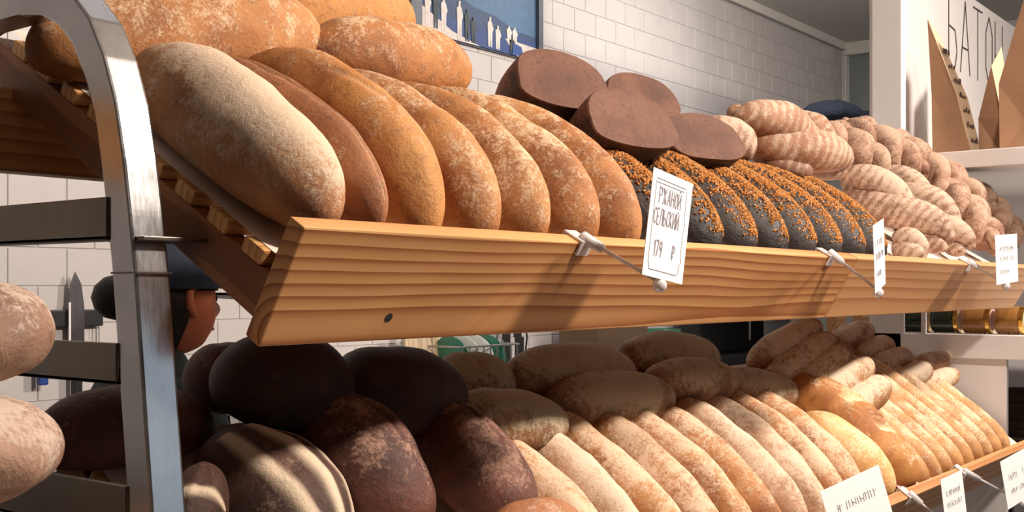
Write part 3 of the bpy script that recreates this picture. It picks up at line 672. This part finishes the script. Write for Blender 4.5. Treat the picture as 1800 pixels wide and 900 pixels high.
def marks1(mb, w, h):
    s = .0011
    write('РЖАНОЙ', -.030*w/.1, h*.20, h*.15, .42*w/.1, .30, s*1.3, mb)
    write('СЕЛЬСКИЙ', -.038*w/.1, h*.0, h*.15, .40*w/.1, .28, s*1.3, mb)
    write('179', -.030*w/.1, -h*.30, h*.15, .42*w/.1, .35, s*1.8, mb); write('₽', .014*w/.1, -h*.30, h*.14, .42*w/.1, .3, s*1.8, mb)
    for pts in ([(-.40, .42), (.34, .42)], [(.36, .40), (.37, .12), (.40, .06), (.37, 0), (.37, -.25), (.40, -.30), (.35, -.33), (.35, -.42)], [(-.36, -.43), (.33, -.43)], [(-.40, .40), (-.40, -.36), (-.36, -.43)], [(-.38, .385), (.30, .385)]):
        for (a, b), (c, d) in zip(pts, pts[1:]):
            p = Vector((a*w, b*h, 0)); q = Vector((c*w, d*h, 0)); t = (q-p).normalized(); nn = Vector((-t.y, t.x, 0))*.0004
            vs = [p-nn, q-nn, q+nn, p+nn]; mb.add(vs+[v+Vector((0, 0, .0004)) for v in vs], [(3,2,1,0),(4,5,6,7),(0,1,5,4),(1,2,6,5),(2,3,7,6),(3,0,4,7)])
def marks2(seed, rows=((.15, .12), (-.05, .12), (-.3, .1))):
    def f(mb, w, h):
        for i, (y, hh) in enumerate(rows): scribble(mb, -.32*w, (.32 if i < len(rows)-1 else .1)*w, y*h, hh*h, .0010, seed+i)
    return f
price_tag(UP, 1.288, at(1175, 400, Y=.765), .122, .140, 4, -6, 4, 'large white card reading a rye loaf price, hung on the upper board', marks1)
price_tag(UP, 2.148, at(1546, 449, Y=.772), .112, .128, 10, 10, 0, 'narrow-looking white tag at the seam of the upper boards', marks2(3))
price_tag(UP, 3.07, at(1770, 455, Y=.785), .135, .125, -8, 4, 0, 'white tag at the far right end of the upper board', marks2(8))
price_tag(LO, 1.95, at(1512, 902, Y=.775), .155, .135, -24, 14, -8, 'blank-looking white card on the lower lip before the golden loaf', marks2(13, ((.12, .12), (-.1, .12))))
price_tag(LO, 2.575, at(1678, 884, Y=.765), .115, .125, -6, 4, -5, 'upright white card in the middle of the lower lip', marks2(17))
price_tag(LO, 2.985, at(1792, 838, Y=.775), .185, .125, -10, 8, -6, 'white card with two handwritten lines, right end of the lower lip', marks2(23, ((.02, .16), (-.26, .12))))

# ------------------------------------------------------------------ picture on the wall
pa, pb = at(722, 20, Y=WY), at(940, 20, Y=WY); zb = at(735, 58, Y=WY).z; zb2 = at(940, 108, Y=WY).z
zb = (zb+zb2)/2; px0, px1 = pa.x, pb.x; pw = px1-px0; ph = .50
pr = thing('framed_picture', 'blue framed seaside picture with white figures on a beach', 'picture', (px0, WY-.02, zb))
MB().box((0, .003, 0), (pw, .013, ph)).build('print_sheet', M_['p_sky'], pr)
fr = MB()
for lo, hi in (((-.03, -.012, -.025), (.03, .012, ph)), ((pw-.012, -.012, -.025), (pw+.02, .012, ph)), ((-.03, -.012, ph-.02), (pw+.02, .012, ph+.03)), ((.03, .004, -.006), (pw-.03, .013, -.001))): fr.box(lo, hi)
fr.build('frame', M_['frame'], pr, bevel=.003)
FX = Matrix.Translation((0, .003, 0)) @ Matrix.Rotation(PI/2, 4, 'X')
def flat(poly, mat, name, k=1): MB().prism([(x*pw, y*.30) for x, y in poly], .0012*k, FX).build(name, M_[mat], pr)
flat([(.02, .0), (.98, .0), (.98, .33), (.80, .34), (.62, .47), (.45, .50), (.30, .62), (.02, .66)], 'p_hill', 'hill_print')
flat([(.02, .0), (.98, .0), (.98, .27), (.02, .27)], 'p_sea', 'sea_print', 2)
flat([(.02, .0), (.50, .0), (.28, .10), (.02, .36)], 'p_sand', 'sand_print', 3)
flat([(.98, .0), (.80, .0), (.70, .20), (.98, .18)], 'p_sand', 'sand_print', 3)
def fig(x, y, h, mat, seedv):
    w_ = .018/pw*1.3
    poly = [(x-w_*.5, y), (x-w_*.1, y), (x, y+h*.42), (x+w_*.15, y), (x+w_*.5, y), (x+w_*.6, y+h*.5), (x+w_*.9, y+h*.62), (x+w_*.5, y+h*.82), (x+w_*.25, y+h*.86), (x+w_*.25, y+h), (x-w_*.2, y+h), (x-w_*.25, y+h*.86), (x-w_*.7, y+h*.8), (x-w_*.6, y+h*.45)]
    flat(poly, mat, 'figure_print', 4)
for x, y, h, m in ((.09, .10, .46, 'p_white'), (.15, .08, .50, 'p_dark'), (.21, .07, .44, 'p_white'), (.33, .02, .50, 'p_white'), (.39, .02, .42, 'p_dark'), (.44, .02, .34, 'p_dark'), (.575, .03, .40, 'p_white'), (.64, .02, .32, 'p_white'), (.735, .16, .22, 'p_white'), (.785, .16, .22, 'p_white'), (.76, .02, .22, 'p_dark')): fig(x, y, h, m, 0)
flat([(.76, .0), (.86, .02), (.84, .14), (.77, .17)], 'p_board', 'surfboard_print', 5)

# ------------------------------------------------------------------ white shelving unit at the right
u = thing('shelving_unit', 'white painted shelving unit with post and back panel behind the braids', 'shelving', (3.8, 1.4, 0))
I = Matrix.Translation((-3.8, -1.4, 0))
MB().box((3.80, 1.30, 0), (3.845, 1.40, 3.0)).build('post', M_['white'], u, bevel=.003, M=I)
MB().box((3.852, 1.335, 0), (3.875, 1.40, 3.0)).build('batten', M_['white'], u, bevel=.003, M=I)
MB().box((3.845, 1.40, 1.0), (5.85, 1.425, 2.72)).build('back_panel', M_['white'], u, M=I)
MB().box((3.80, .62, 1.89), (5.2, 1.40, 1.945)).build('upper_shelf', M_['white'], u, bevel=.003, M=I)
MB().box((3.80, .62, 1.275), (5.0, 1.40, 1.352)).build('lower_shelf', M_['white'], u, bevel=.003, M=I)
MB().box((3.83, .975, 0), (3.85, 1.40, 1.275)).build('side_panel', M_['white'], u, M=I)
MB().box((5.15, .66, 0), (5.18, 1.40, 1.89)).build('side_panel', M_['white'], u, M=I)
MB().box((3.80, 1.22, 1.35), (3.812, 1.235, 1.89)).build('glazing_strip', M_['plastic'], u, M=I)
MB().box((3.80, 1.29, 1.35), (3.806, 1.30, 1.89)).build('glazing_strip', M_['card'], u, M=I)
sg = MB(); xl = at(1668, 60, Y=1.398).x; xr = at(1762, 60, Y=1.398).x; hh = .30
wd = (xr-xl)/hh/(5*.72+4*.28)
write('БАТОН', 0, 0, hh, wd*1.0, .28, .0065, sg, depth=.002)
zs = (at(1672, 118, Y=1.398).z)
sgo = sg.build('painted_lettering', M_['ink'], u, M=I @ Matrix.Translation((xl, 1.3995, zs)) @ Matrix.Rotation(PI/2, 4, 'X'))
tag(sgo, 'thin black capital letters on the white panel')

# paper bags
def bag(x, y0, y1, z0, wx, h, ytop, htop2, label, mats=('kraft', 'kraft_pale')):
    r = thing('paper_bag', label, 'paper bag', (x, (y0+y1)/2, z0), 'paper bags on the white shelf'); cy = (y0+y1)/2
    q = lambda X, Y, Z: (X-x, Y-cy, Z-z0)
    ym = (y0+y1)/2; zs = z0+h*.45
    # left gusset face (two leaves with a slight inward crease), right gusset, back
    m = MB(); m.add([q(x, y1, z0), q(x, y0, z0), q(x, y1+.003, zs), q(x+.004, y0+(ytop-y0)*.35, zs), q(x, ytop, z0+h), q(x+.012, ym, z0+h*.18)], [(0, 1, 5), (0, 5, 2), (1, 3, 5), (5, 3, 2), (2, 3, 4)])
    m.add([q(x+wx, y1, z0), q(x+wx, y0, z0), q(x+wx, y1+.003, zs), q(x+wx-.004, y0+(ytop-y0)*.35, zs), q(x+wx, ytop, z0+htop2)], [(1, 0, 2, 3), (3, 2, 4)])
    m.add([q(x, y1, z0), q(x+wx, y1, z0), q(x, y1+.003, zs), q(x+wx, y1+.003, zs), q(x, ytop, z0+h), q(x+wx, ytop, z0+htop2)], [(0, 1, 3, 2), (2, 3, 5, 4)])
    m.add([q(x, y0, z0), q(x+wx, y0, z0), q(x+wx, y1, z0), q(x, y1, z0)], [(0, 1, 2, 3)])
    o = m.build('body', M_[mats[0]], r); sol = o.modifiers.new('paper', 'SOLIDIFY'); sol.thickness = .0012
    m = MB(); m.add([q(x, y0, z0), q(x+wx, y0, z0), q(x, y0+(ytop-y0)*.35, zs), q(x+wx, y0+(ytop-y0)*.35, zs), q(x, ytop-.001, z0+h), q(x+wx, ytop-.001, z0+htop2)], [(0, 1, 3, 2), (2, 3, 5, 4)])
    fo = m.build('front_panel', M_[mats[1]], r); sol = fo.modifiers.new('paper', 'SOLIDIFY'); sol.thickness = .0012
    pm = MB(); rnd = random.Random(int(x*100+y0*1000))
    for k in range(7):
        t = .1+.11*k; yy = y0+(ytop-y0)*(.35*t/.45 if t < .45 else .35+.65*(t-.45)/.55); zz = z0+h*t
        for c in range(3):
            xa = x+wx*(.22+.2*c)
            pm.box((xa-x, yy-cy-.0022, zz-z0), (xa-x+wx*rnd.uniform(.08, .18), yy-cy-.0010, zz-z0+rnd.uniform(.008, .02)))
    tag(pm.build('print_marks', M_['red_ink'], r), kind='stuff')
    return r
bag(3.95, 1.115, 1.245, 1.946, .13, .475, 1.262, .44, 'brown paper bag with tall pointed top and printed front, leftmost on the shelf')
bag(4.16, 1.055, 1.15, 1.946, .13, .33, 1.11, .42, 'small brown paper bag between the two taller ones')
bag(3.93, .86, 1.022, 1.946, .16, .50, .945, .48, 'tall brown paper bag at the right frame edge')
bag(4.50, .88, 1.06, 1.946, .15, .36, .99, .36, 'brown paper bag standing behind the others')

# jars lying on the lower shelf
def jar(y, lid, mat, label, r=.046, L=.088):
    o = thing('glass_jar', label, 'jar', (3.87, y, 1.352), 'jars lying on the white shelf')
    R = Matrix.Translation((0, L/2, r*1.02)) @ Matrix.Rotation(PI/2, 4, 'X')
    prof = [(.001, 0), (r*.9, 0)]
    for k in range(9): prof += [(r*(1.0 if k % 2 == 0 else .965), .005+k*L*.085)]
    prof += [(r*.9, L*.84), (r*.9, L*.86)]
    MB().lathe(prof, 28, R).build('body', mat, o, smooth=True)
    ld = MB().lathe([(r*.9, L*.84), (r*1.0, L*.85), (r*1.0, L*.98), (r*.94, L), (.001, L)], 28, R).build('lid', M_['gold'], o)
    MB().lathe([(.001, L), (r*.78, L), (r*.78, L+.0008), (.001, L+.0008)], 28, R).build('sticker', lid, ld)
    return o
jar(1.272, M_['gold'], M_['jar_dark'], 'dark green jar lying leftmost on the white shelf')
jar(1.172, M_['card'], M_['jar_dark'], 'dark green jar with pale lid sticker lying second on the white shelf')
jar(1.072, M_['pink_pale'], M_['jar_amber'], 'amber jar with pink-marked lid sticker lying third on the white shelf')
jar(.970, M_['card'], M_['jar_amber'], 'amber jar lying rightmost on the white shelf')

# ------------------------------------------------------------------ things behind at the right
cb = thing('low_cabinet', 'dark low cabinet beyond the white panel at the right edge', 'cabinet', (5.3, 1.3, 0))
I2 = Matrix.Translation((-5.3, -1.3, 0))
MB().box((5.90, 1.0, .08), (7.05, 1.6, 1.03)).build('body', M_['dark_cab'], cb, bevel=.004, M=I2)
for xa in (5.92, 6.29, 6.66):
    d_ = MB().box((xa, .985, .12), (xa+.35, 1.0, 1.0)).build('door', M_['grey_cab'], cb, bevel=.002, M=I2)
    MB().tube([(xa+.30-5.3+5.3, .975, .55), (xa+.30, .965, .56), (xa+.30, .965, .70), (xa+.30, .975, .71)], .006, 8).build('handle', M_['wire'], d_)
MB().box((5.92, 1.03, 0), (7.03, 1.57, .08)).build('plinth', M_['black'], cb, M=I2)
sd = thing('side_stool', 'dark wooden stool standing inside the white unit under the basket', 'stool', (4.32, .99, 0))
MB().box((-.17, -.17, .88), (.17, .17, .92)).build('seat', M_['dark_cab'], sd, bevel=.006)
for a_ in (-.14, .14):
    for b_ in (-.14, .14): MB().box((a_-.018, b_-.018, 0), (a_+.018, b_+.018, .88)).build('leg', M_['dark_cab'], sd, bevel=.003)
bk = thing('wicker_basket', 'dark woven wicker basket at the right edge below the jars', 'basket', (4.32, .99, .92))
m = MB(); m.lathe([(.12, 0), (.15, .02), (.165, .2), (.155, .2), (.14, .02), (.11, .012)], 28); m.build('body', M_['wicker'], bk)
for k in range(6):
    z = .03+k*.03; rr = .152+z*.06
    MB().tube([(rr*math.cos(a)+.004*math.cos(a*10+k*PI)*math.cos(a), rr*math.sin(a)+.004*math.cos(a*10+k*PI)*math.sin(a), z) for a in [2*PI*i/40 for i in range(41)]], .008, 6, False).build('weave_ring', M_['wicker'], bk, smooth=True)
MB().tube([(.165*math.cos(2*PI*i/32), .165*math.sin(2*PI*i/32), .205) for i in range(33)], .012, 8, False).build('rim', M_['wicker'], bk, smooth=True)
tc = thing('tall_cabinet', 'grey tall cabinet in the kitchen behind the braids', 'cabinet', (6.2, 2.3, 0))
I3 = Matrix.Translation((-6.2, -2.3, 0))
MB().box((5.6, 1.95, .05), (6.9, 2.5, 2.30)).build('body', M_['grey_cab'], tc, bevel=.004, M=I3)
for xa in (5.61, 6.26):
    MB().box((xa, 1.93, .08), (xa+.62, 1.95, 2.28)).build('door', M_['grey_cab'], tc, bevel=.003, M=I3)
    MB().tube([(xa+.56, 1.93, 1.1), (xa+.56, 1.90, 1.12), (xa+.56, 1.90, 1.3), (xa+.56, 1.93, 1.32)], .007, 8).build('handle', M_['wire'], tc, M=I3)
MB().box((5.62, 1.98, 0), (6.88, 2.48, .05)).build('plinth', M_['black'], tc, M=I3)
for px, py, rr, lab in ((1465, 192, .22, 'dark cloth bundle on the tall cabinet, left of two'), (1512, 196, .20, 'dark cloth bundle on the tall cabinet beside the white post')):
    p = at(px, py, Y=2.2)
    me = loaf_mesh(rr*1.7, .26, .13, seed=nxt(), k=2.2, rough=.10, name='cloth_bundle')
    put(me, M_['navy'], Matrix.Translation((p.x, 2.2, 2.30)) @ Matrix.Rotation(PI/2-.3, 4, 'Z'), lab, 'cloth_bundle', 'bundle', 'bundles on the tall cabinet')
st = thing('equipment_stand', 'black equipment rack seen past the last braid at the right edge', 'rack', (4.9, .92, 0))
MB().box((5.35, .98, 1.05), (5.65, 1.15, 1.80), ).build('body', M_['black'], st, bevel=.02, M=Matrix.Translation((-4.9, -.92, 0)))
MB().box((5.33, 1.0, .0), (5.67, 1.13, .03)).build('base', M_['black'], st, bevel=.005, M=Matrix.Translation((-4.9, -.92, 0)))
MB().tube([(5.5, 1.065, .03), (5.5, 1.065, 1.05)], .03, 12).build('column', M_['black'], st, M=Matrix.Translation((-4.9, -.92, 0)))

# ------------------------------------------------------------------ kitchen shelf and what stands on it
SZ = 1.12
ks = thing('wall_shelf', 'white wall shelf holding kitchen things behind the loaves', 'shelf', (4.2, WY-.15, SZ-.03))
MB().box((-1.75, -.15, 0), (1.95, .14, .03)).build('board', M_['white'], ks, bevel=.002)
for xa in (-1.5, 0, 1.7): MB().prism([(0, 0), (.22, 0), (0, -.2)], .02, Matrix.Translation((xa, .14, 0)) @ Matrix.Rotation(PI/2, 4, 'Z') @ Matrix.Rotation(PI/2, 4, 'X') @ Matrix.Scale(-1, 4, (1, 0, 0))).build('bracket', M_['white'], ks)
def xw(px, y=2.75): return at(px, 600, Y=y).x
for px, w_, h_, lab, rz in ((742, .15, .23, 'beige cutting board leaning on the wall behind the dark loaves', .10), (785, .06, .25, 'narrow wooden paddle leaning right beside the beige cutting board', -.16)):
    bb = thing('cutting_board', lab, 'cutting board', (xw(px), 2.74, SZ), 'boards leaning on the wall')
    Mx = Matrix.Rotation(-.2, 4, 'X') @ Matrix.Rotation(rz, 4, 'Y')
    MB().box((-w_/2, 0, 0), (w_/2, .016, h_)).build('blade', M_['board_beige'], bb, bevel=.006, M=Mx)
    MB().box((-.016, .001, h_-.002), (.016, .015, h_+.07)).build('handle', M_['board_beige'], bb, bevel=.005, M=Mx)
dr = thing('dish_rack', 'wire dish rack on the wall shelf left of the black straps', 'dish rack', (xw(815), 2.72, SZ))
m = MB()
for z in (.015, .17): m.tube([(-.17, -.1, z), (.17, -.1, z), (.17, .1, z), (-.17, .1, z), (-.17, -.1, z)], .004, 6)
m.build('wire_frame', M_['wire'], dr)
for i in range(9):
    MB().tube([(-.16+i*.04, -.1, .015), (-.16+i*.04, -.1, .17)], .0025, 6).build('wire', M_['wire'], dr)
    MB().tube([(-.16+i*.04, -.1, .17), (-.16+i*.04+.01, -.05, .24), (-.16+i*.04+.03, .02, .2)] if i == 6 else [(-.16+i*.04, .1, .015), (-.16+i*.04, .1, .17)], .0025, 6).build('wire', M_['wire'], dr)
for i, (mt, lab) in enumerate((('green', 'green plate standing leftmost in the dish rack'), ('pale_glaze', 'white plate standing second in the dish rack'), ('pale_glaze', 'white plate standing third in the dish rack'), ('green', 'green plate standing rightmost in the dish rack'))):
    x_ = xw(815)-.12+i*.07
    tag(MB().lathe([(.001, 0), (.05, 0), (.09, .012), (.092, .015), (.05, .005), (.001, .005)], 28, Matrix.Translation((x_, 2.72, SZ+.115)) @ Matrix.Rotation(PI/2-.15, 4, 'Y')).build('plate', M_[mt], smooth=True), lab, 'plate', 'plates in the dish rack')
bx_ = thing('cardboard_box', 'brown box on the wall shelf above the domed sourdough', 'box', (xw(1052), 2.72, SZ))
MB().box((-.20, -.1, 0), (.20, .1, .26)).build('body', M_['cardboard'], bx_, bevel=.003)
MB().box((-.205, -.105, .24), (.205, .105, .27)).build('lid', M_['cardboard'], bx_, bevel=.003)
tag(MB().lathe([(.001, 0), (.07, 0), (.10, .06), (.10, .19), (.095, .19), (.095, .06), (.065, .006)], 24, Matrix.Translation((xw(1150), 2.72, SZ))).build('mixing_bowl', M_['green'], smooth=True), 'green bowl on the wall shelf right of the brown box', 'bowl')
bm_ = thing('coffee_machine', 'black kitchen machine on the wall shelf left of the ciabattas', 'machine', (xw(1275), 2.70, SZ))
MB().box((-.36, -.13, 0), (.36, .12, .05)).build('base', M_['black'], bm_, bevel=.01)
MB().box((-.36, .0, .05), (.36, .12, .30)).build('body', M_['black'], bm_, bevel=.012)
MB().box((-.37, -.13, .24), (.37, .12, .36)).build('head', M_['black'], bm_, bevel=.02)
MB().tube([(-.1, -.135, .12), (-.1, -.135, .24)], .008, 8).build('spout', M_['steel'], bm_)
for dx, lab in ((0, 'left of two flat black straps hanging on the wall'), (.075, 'right of two flat black straps hanging on the wall')):
    s = thing('hanging_strap', lab, 'strap', (xw(890, 2.84)+dx, 2.84, 1.55), 'black straps on the wall')
    MB().tube([(0, .05, 0), (0, 0, 0), (0, -.01, .012)], .005, 8).build('hook', M_['wire'], s)
    m = MB(); pts = [(0, 0), (-.004, -.12), (.004, -.25), (-.01+dx*.4, -.36)]
    for (a, b), (c, d) in zip(pts, pts[1:]): m.box((min(a, c)-.018, -.004, d), (max(a, c)+.018, .004, b))
    m.build('band', M_['cable'], s)
tag(MB().tube([(xw(925, 2.86), 2.87, 1.62), (xw(918, 2.86), 2.87, 1.40), (xw(930, 2.86), 2.87, 1.3), (xw(922, 2.86), 2.87, 1.13)], .004, 8).build('power_cable', M_['cable'], smooth=True), 'thin black cable running down the wall beside the straps', 'cable')
for px, lab in ((1470, 'plain pine upright behind the ciabattas, left of two'), (1515, 'plain pine upright behind the ciabattas, right of two')):
    x_ = at(px, 560, Y=1.7).x
    tag(MB().box((x_-.05, 1.68, 0), (x_+.05, 1.72, 1.60)).build('pine_upright', M_['beam'], bevel=.003), lab, 'upright', 'pine uprights behind the rack')

# ------------------------------------------------------------------ knives on the wall, far left
mg = at(75, 545, Y=WY-.02); mg2 = at(180, 545, Y=WY-.02); zt = mg.z; zl = at(130, 574, Y=WY-.02).z
ms = thing('knife_strip', 'black magnetic knife strip on the tiled wall', 'knife strip', ((mg.x+mg2.x)/2, WY-.007, (zt+zl)/2))
wd_ = mg2.x-mg.x
MB().box((-wd_/2-.05, -.018, (zl-zt)/2), (wd_/2, 0, (zt-zl)/2)).build('bar', M_['black'], ms, bevel=.003)
for dx in (.030, .038): MB().tube([(wd_/2-.05+dx, -.015, (zl-zt)/2), (wd_/2-.05+dx, -.015, (zl-zt)/2-.09)], .0015, 6).build('hook_wire', M_['wire'], ms)
def knife(px, ptip, wbl, Lb, hm, label):
    tip = at(px, ptip, Y=WY-.032)
    r = thing('kitchen_knife', label, 'knife', (tip.x, WY-.032, tip.z-Lb-.12), 'knives on the strip')
    z0 = .12; poly = [(-wbl/2, z0), (wbl/2, z0), (wbl/2, z0+Lb*.55), (wbl*.30, z0+Lb*.85), (-wbl*.1, z0+Lb), (-wbl*.4, z0+Lb*.85), (-wbl/2, z0+Lb*.5)]
    MB().prism(poly, .003, Matrix.Rotation(PI/2, 4, 'X')).build('blade', M_['blade'], r)
    MB().box((-wbl/2-.001, -.004, z0), (-wbl/2+.005, .001, z0+Lb*.62)).build('edge', M_['card'], r)
    MB().box((-.013, -.012, 0), (.013, .008, z0)).build('handle', hm, r, bevel=.005)
knife(134, 478, .046, .22, M_['black'], 'large chef knife pointing up on the strip')
knife(74, 533, .026, .10, M_['blue'], 'small knife with blue handle beside the floury loaf end')

# ------------------------------------------------------------------ baker behind the rack, in profile
hc = at(306, 530, d=2.5)
person = thing('person', 'baker in dark clothes and navy cap, seen in profile behind the post', 'person', (hc.x, hc.y, 0))
def skin_mesh(name, verts, edges, radii, mat, parent, root=0, sub=2):
    me = bpy.data.meshes.new(name); me.from_pydata(verts, edges, []); o = link(name, me, mat, parent)
    sk = o.modifiers.new('skin', 'SKIN'); sk.use_smooth_shade = True
    for i, r_ in enumerate(radii):
        d = me.skin_vertices[0].data[i]; d.radius = (r_, r_) if not isinstance(r_, tuple) else r_; d.use_root = (i == root)
    o.modifiers.new('sub', 'SUBSURF').levels = sub; o.modifiers['sub'].render_levels = sub; return o
hz = hc.z
V = []; E = []; R_ = []
def jv(p, r_, frm=None):
    V.append(p); R_.append(r_); 
    if frm is not None: E.append((frm, len(V)-1))
    return len(V)-1
pel = jv((-.08, 0, hz-.62), (.14, .12)); wst = jv((-.07, 0, hz-.48), (.13, .11), pel); ch = jv((-.06, 0, hz-.30), (.15, .13), wst); nb = jv((-.035, 0, hz-.175), (.07, .07), ch); nk = jv((-.012, 0, hz-.09), (.05, .05), nb)
hands = []
for sgn in (-1, 1):
    sh = jv((-.06, sgn*.17, hz-.22), .062, ch); el = jv((-.02, sgn*.23, hz-.50), .043, sh); wr = jv((.22, sgn*.18, hz-.52), .028, el); pm_ = jv((.29, sgn*.17, hz-.53), (.032, .018), wr)
    for k in range(4):
        a = jv((.33, sgn*.17+(k-1.5)*.019, hz-.535), .0095, pm_); b = jv((.355-abs(k-1.2)*.004, sgn*.17+(k-1.5)*.020, hz-.555), .0085, a); jv((.362-abs(k-1.2)*.006, sgn*.17+(k-1.5)*.020, hz-.578), .0075, b)
    a = jv((.285, sgn*.17-sgn*.035, hz-.545), .011, pm_); jv((.315, sgn*.17-sgn*.045, hz-.565), .009, a)
    hp = jv((-.08, sgn*.09, hz-.70), .095, pel); kn = jv((-.05, sgn*.10, hz-1.05), .062, hp); an = jv((-.09, sgn*.10, .09), .042, kn); jv((.06, sgn*.11, .045), .040, an)
body = skin_mesh('body', V, E, R_, M_['teal_cloth'], person)
# head: sculpted ball, face towards +x
def head():
    mb = MB(); nu, nv = 36, 40; vs = []
    for i in range(nu+1):
        th = PI*i/nu
        for j in range(nv):
            ph = 2*PI*j/nv; d = Vector((math.sin(th)*math.cos(ph), math.sin(th)*math.sin(ph), math.cos(th)))
            x, y, z = d.x*.098, d.y*.076, d.z*.118
            if d.x > 0 and d.z < 0: x += .012*min(1, -d.z*1.4)*d.x                 # jaw
            if d.z < -.2: y *= 1-.28*(-d.z-.2)
            f = max(0, d.x)**6
            x += .026*math.exp(-((d.y/.16)**2)-(((d.z+.16)/.20)**2))*(d.x > 0)       # nose
            x += .008*math.exp(-((d.y/.30)**2)-(((d.z+.52)/.10)**2))*(d.x > 0)       # lips
            x += .010*math.exp(-((d.y/.35)**2)-(((d.z+.82)/.12)**2))*(d.x > 0)       # chin
            for s in (-1, 1): x -= .010*math.exp(-(((d.y-s*.36)/.16)**2)-(((d.z-.06)/.12)**2))*(d.x > 0)  # eye sockets
            vs.append((x, y, z))
    mb.add(vs, [(i*nv+j, i*nv+(j+1) % nv, (i+1)*nv+(j+1) % nv, (i+1)*nv+j) for i in range(nu) for j in range(nv)]); return mb
hd = head().build('head', M_['skin'], person, smooth=True, M=Matrix.Translation((0, 0, hz)))
for s in (-1, 1):
    MB().lathe([(.001, -.010)]+[(.011*math.cos(a), .011*math.sin(a)) for a in (-.8, -.4, 0, .4, .8)]+[(.001, .011)], 12, Matrix.Translation((.082, s*.028, .006))).build('eye', M_['ink'], hd, smooth=True)
    MB().tube([(-.005, s*.074, .03), (-.022, s*.086, .02), (-.022, s*.086, -.01), (-.005, s*.076, -.03)], .009, 8).build('ear', M_['skin'], hd, smooth=True)
MB().tube([(.088, -.02, -.062), (.096, 0, -.061), (.088, .02, -.062)], .0045, 8).build('mouth', M_['pink'], hd, smooth=True)
hm = MB(); vs = []; nu, nv = 16, 36
for i in range(nu+1):
    for j in range(nv):
        ph = 2*PI*j/nv; thm = .44*PI+.36*PI*max(0, min(1, (-math.cos(ph)-.05)/.25))
        th = thm*i/nu; vs.append((math.sin(th)*math.cos(ph)*.108-.006, math.sin(th)*math.sin(ph)*.088, math.cos(th)*.126))
hm.add(vs, [(i*nv+j, i*nv+(j+1) % nv, (i+1)*nv+(j+1) % nv, (i+1)*nv+j) for i in range(nu) for j in range(nv)]); hm.build('hair', M_['hair'], person, smooth=True, M=Matrix.Translation((0, 0, hz)))
MB().lathe([(.001, -.05)]+[(.058*math.cos(a), .05*math.sin(a)) for a in (-1, -.5, 0, .5, 1)]+[(.001, .05)], 18, Matrix.Translation((-.135, 0, hz+.01))).build('hair_bun', M_['hair'], person, smooth=True)
cm_ = MB(); vs = []
for i in range(13):
    th = PI*.46*i/12
    for j in range(36):
        ph = 2*PI*j/36; vs.append((math.sin(th)*math.cos(ph)*.118-.004, math.sin(th)*math.sin(ph)*.098, .012+math.cos(th)*.130))
cm_.add(vs, [(i*36+j, i*36+(j+1) % 36, (i+1)*36+(j+1) % 36, (i+1)*36+j) for i in range(12) for j in range(36)])
cap = cm_.build('cap', M_['navy'], person, smooth=True, M=Matrix.Translation((0, 0, hz)))
MB().prism([(.085, -.07), (.13, -.065), (.168, -.035), (.178, 0), (.168, .035), (.13, .065), (.085, .07)], .006, Matrix.Translation((0, 0, .024)) @ Matrix.Rotation(.12, 4, 'Y')).build('visor', M_['black'], cap, bevel=.002)
ap = MB().prism([(-.13, -.55), (.13, -.55), (.13, -.02), (.09, .25), (-.09, .25), (-.13, -.02)], .006, Matrix.Translation((.075, 0, hz-.50)) @ Matrix.Rotation(PI/2, 4, 'Z') @ Matrix.Rotation(PI/2, 4, 'X'))
ap.build('apron', M_['navy'], person, bevel=.002)
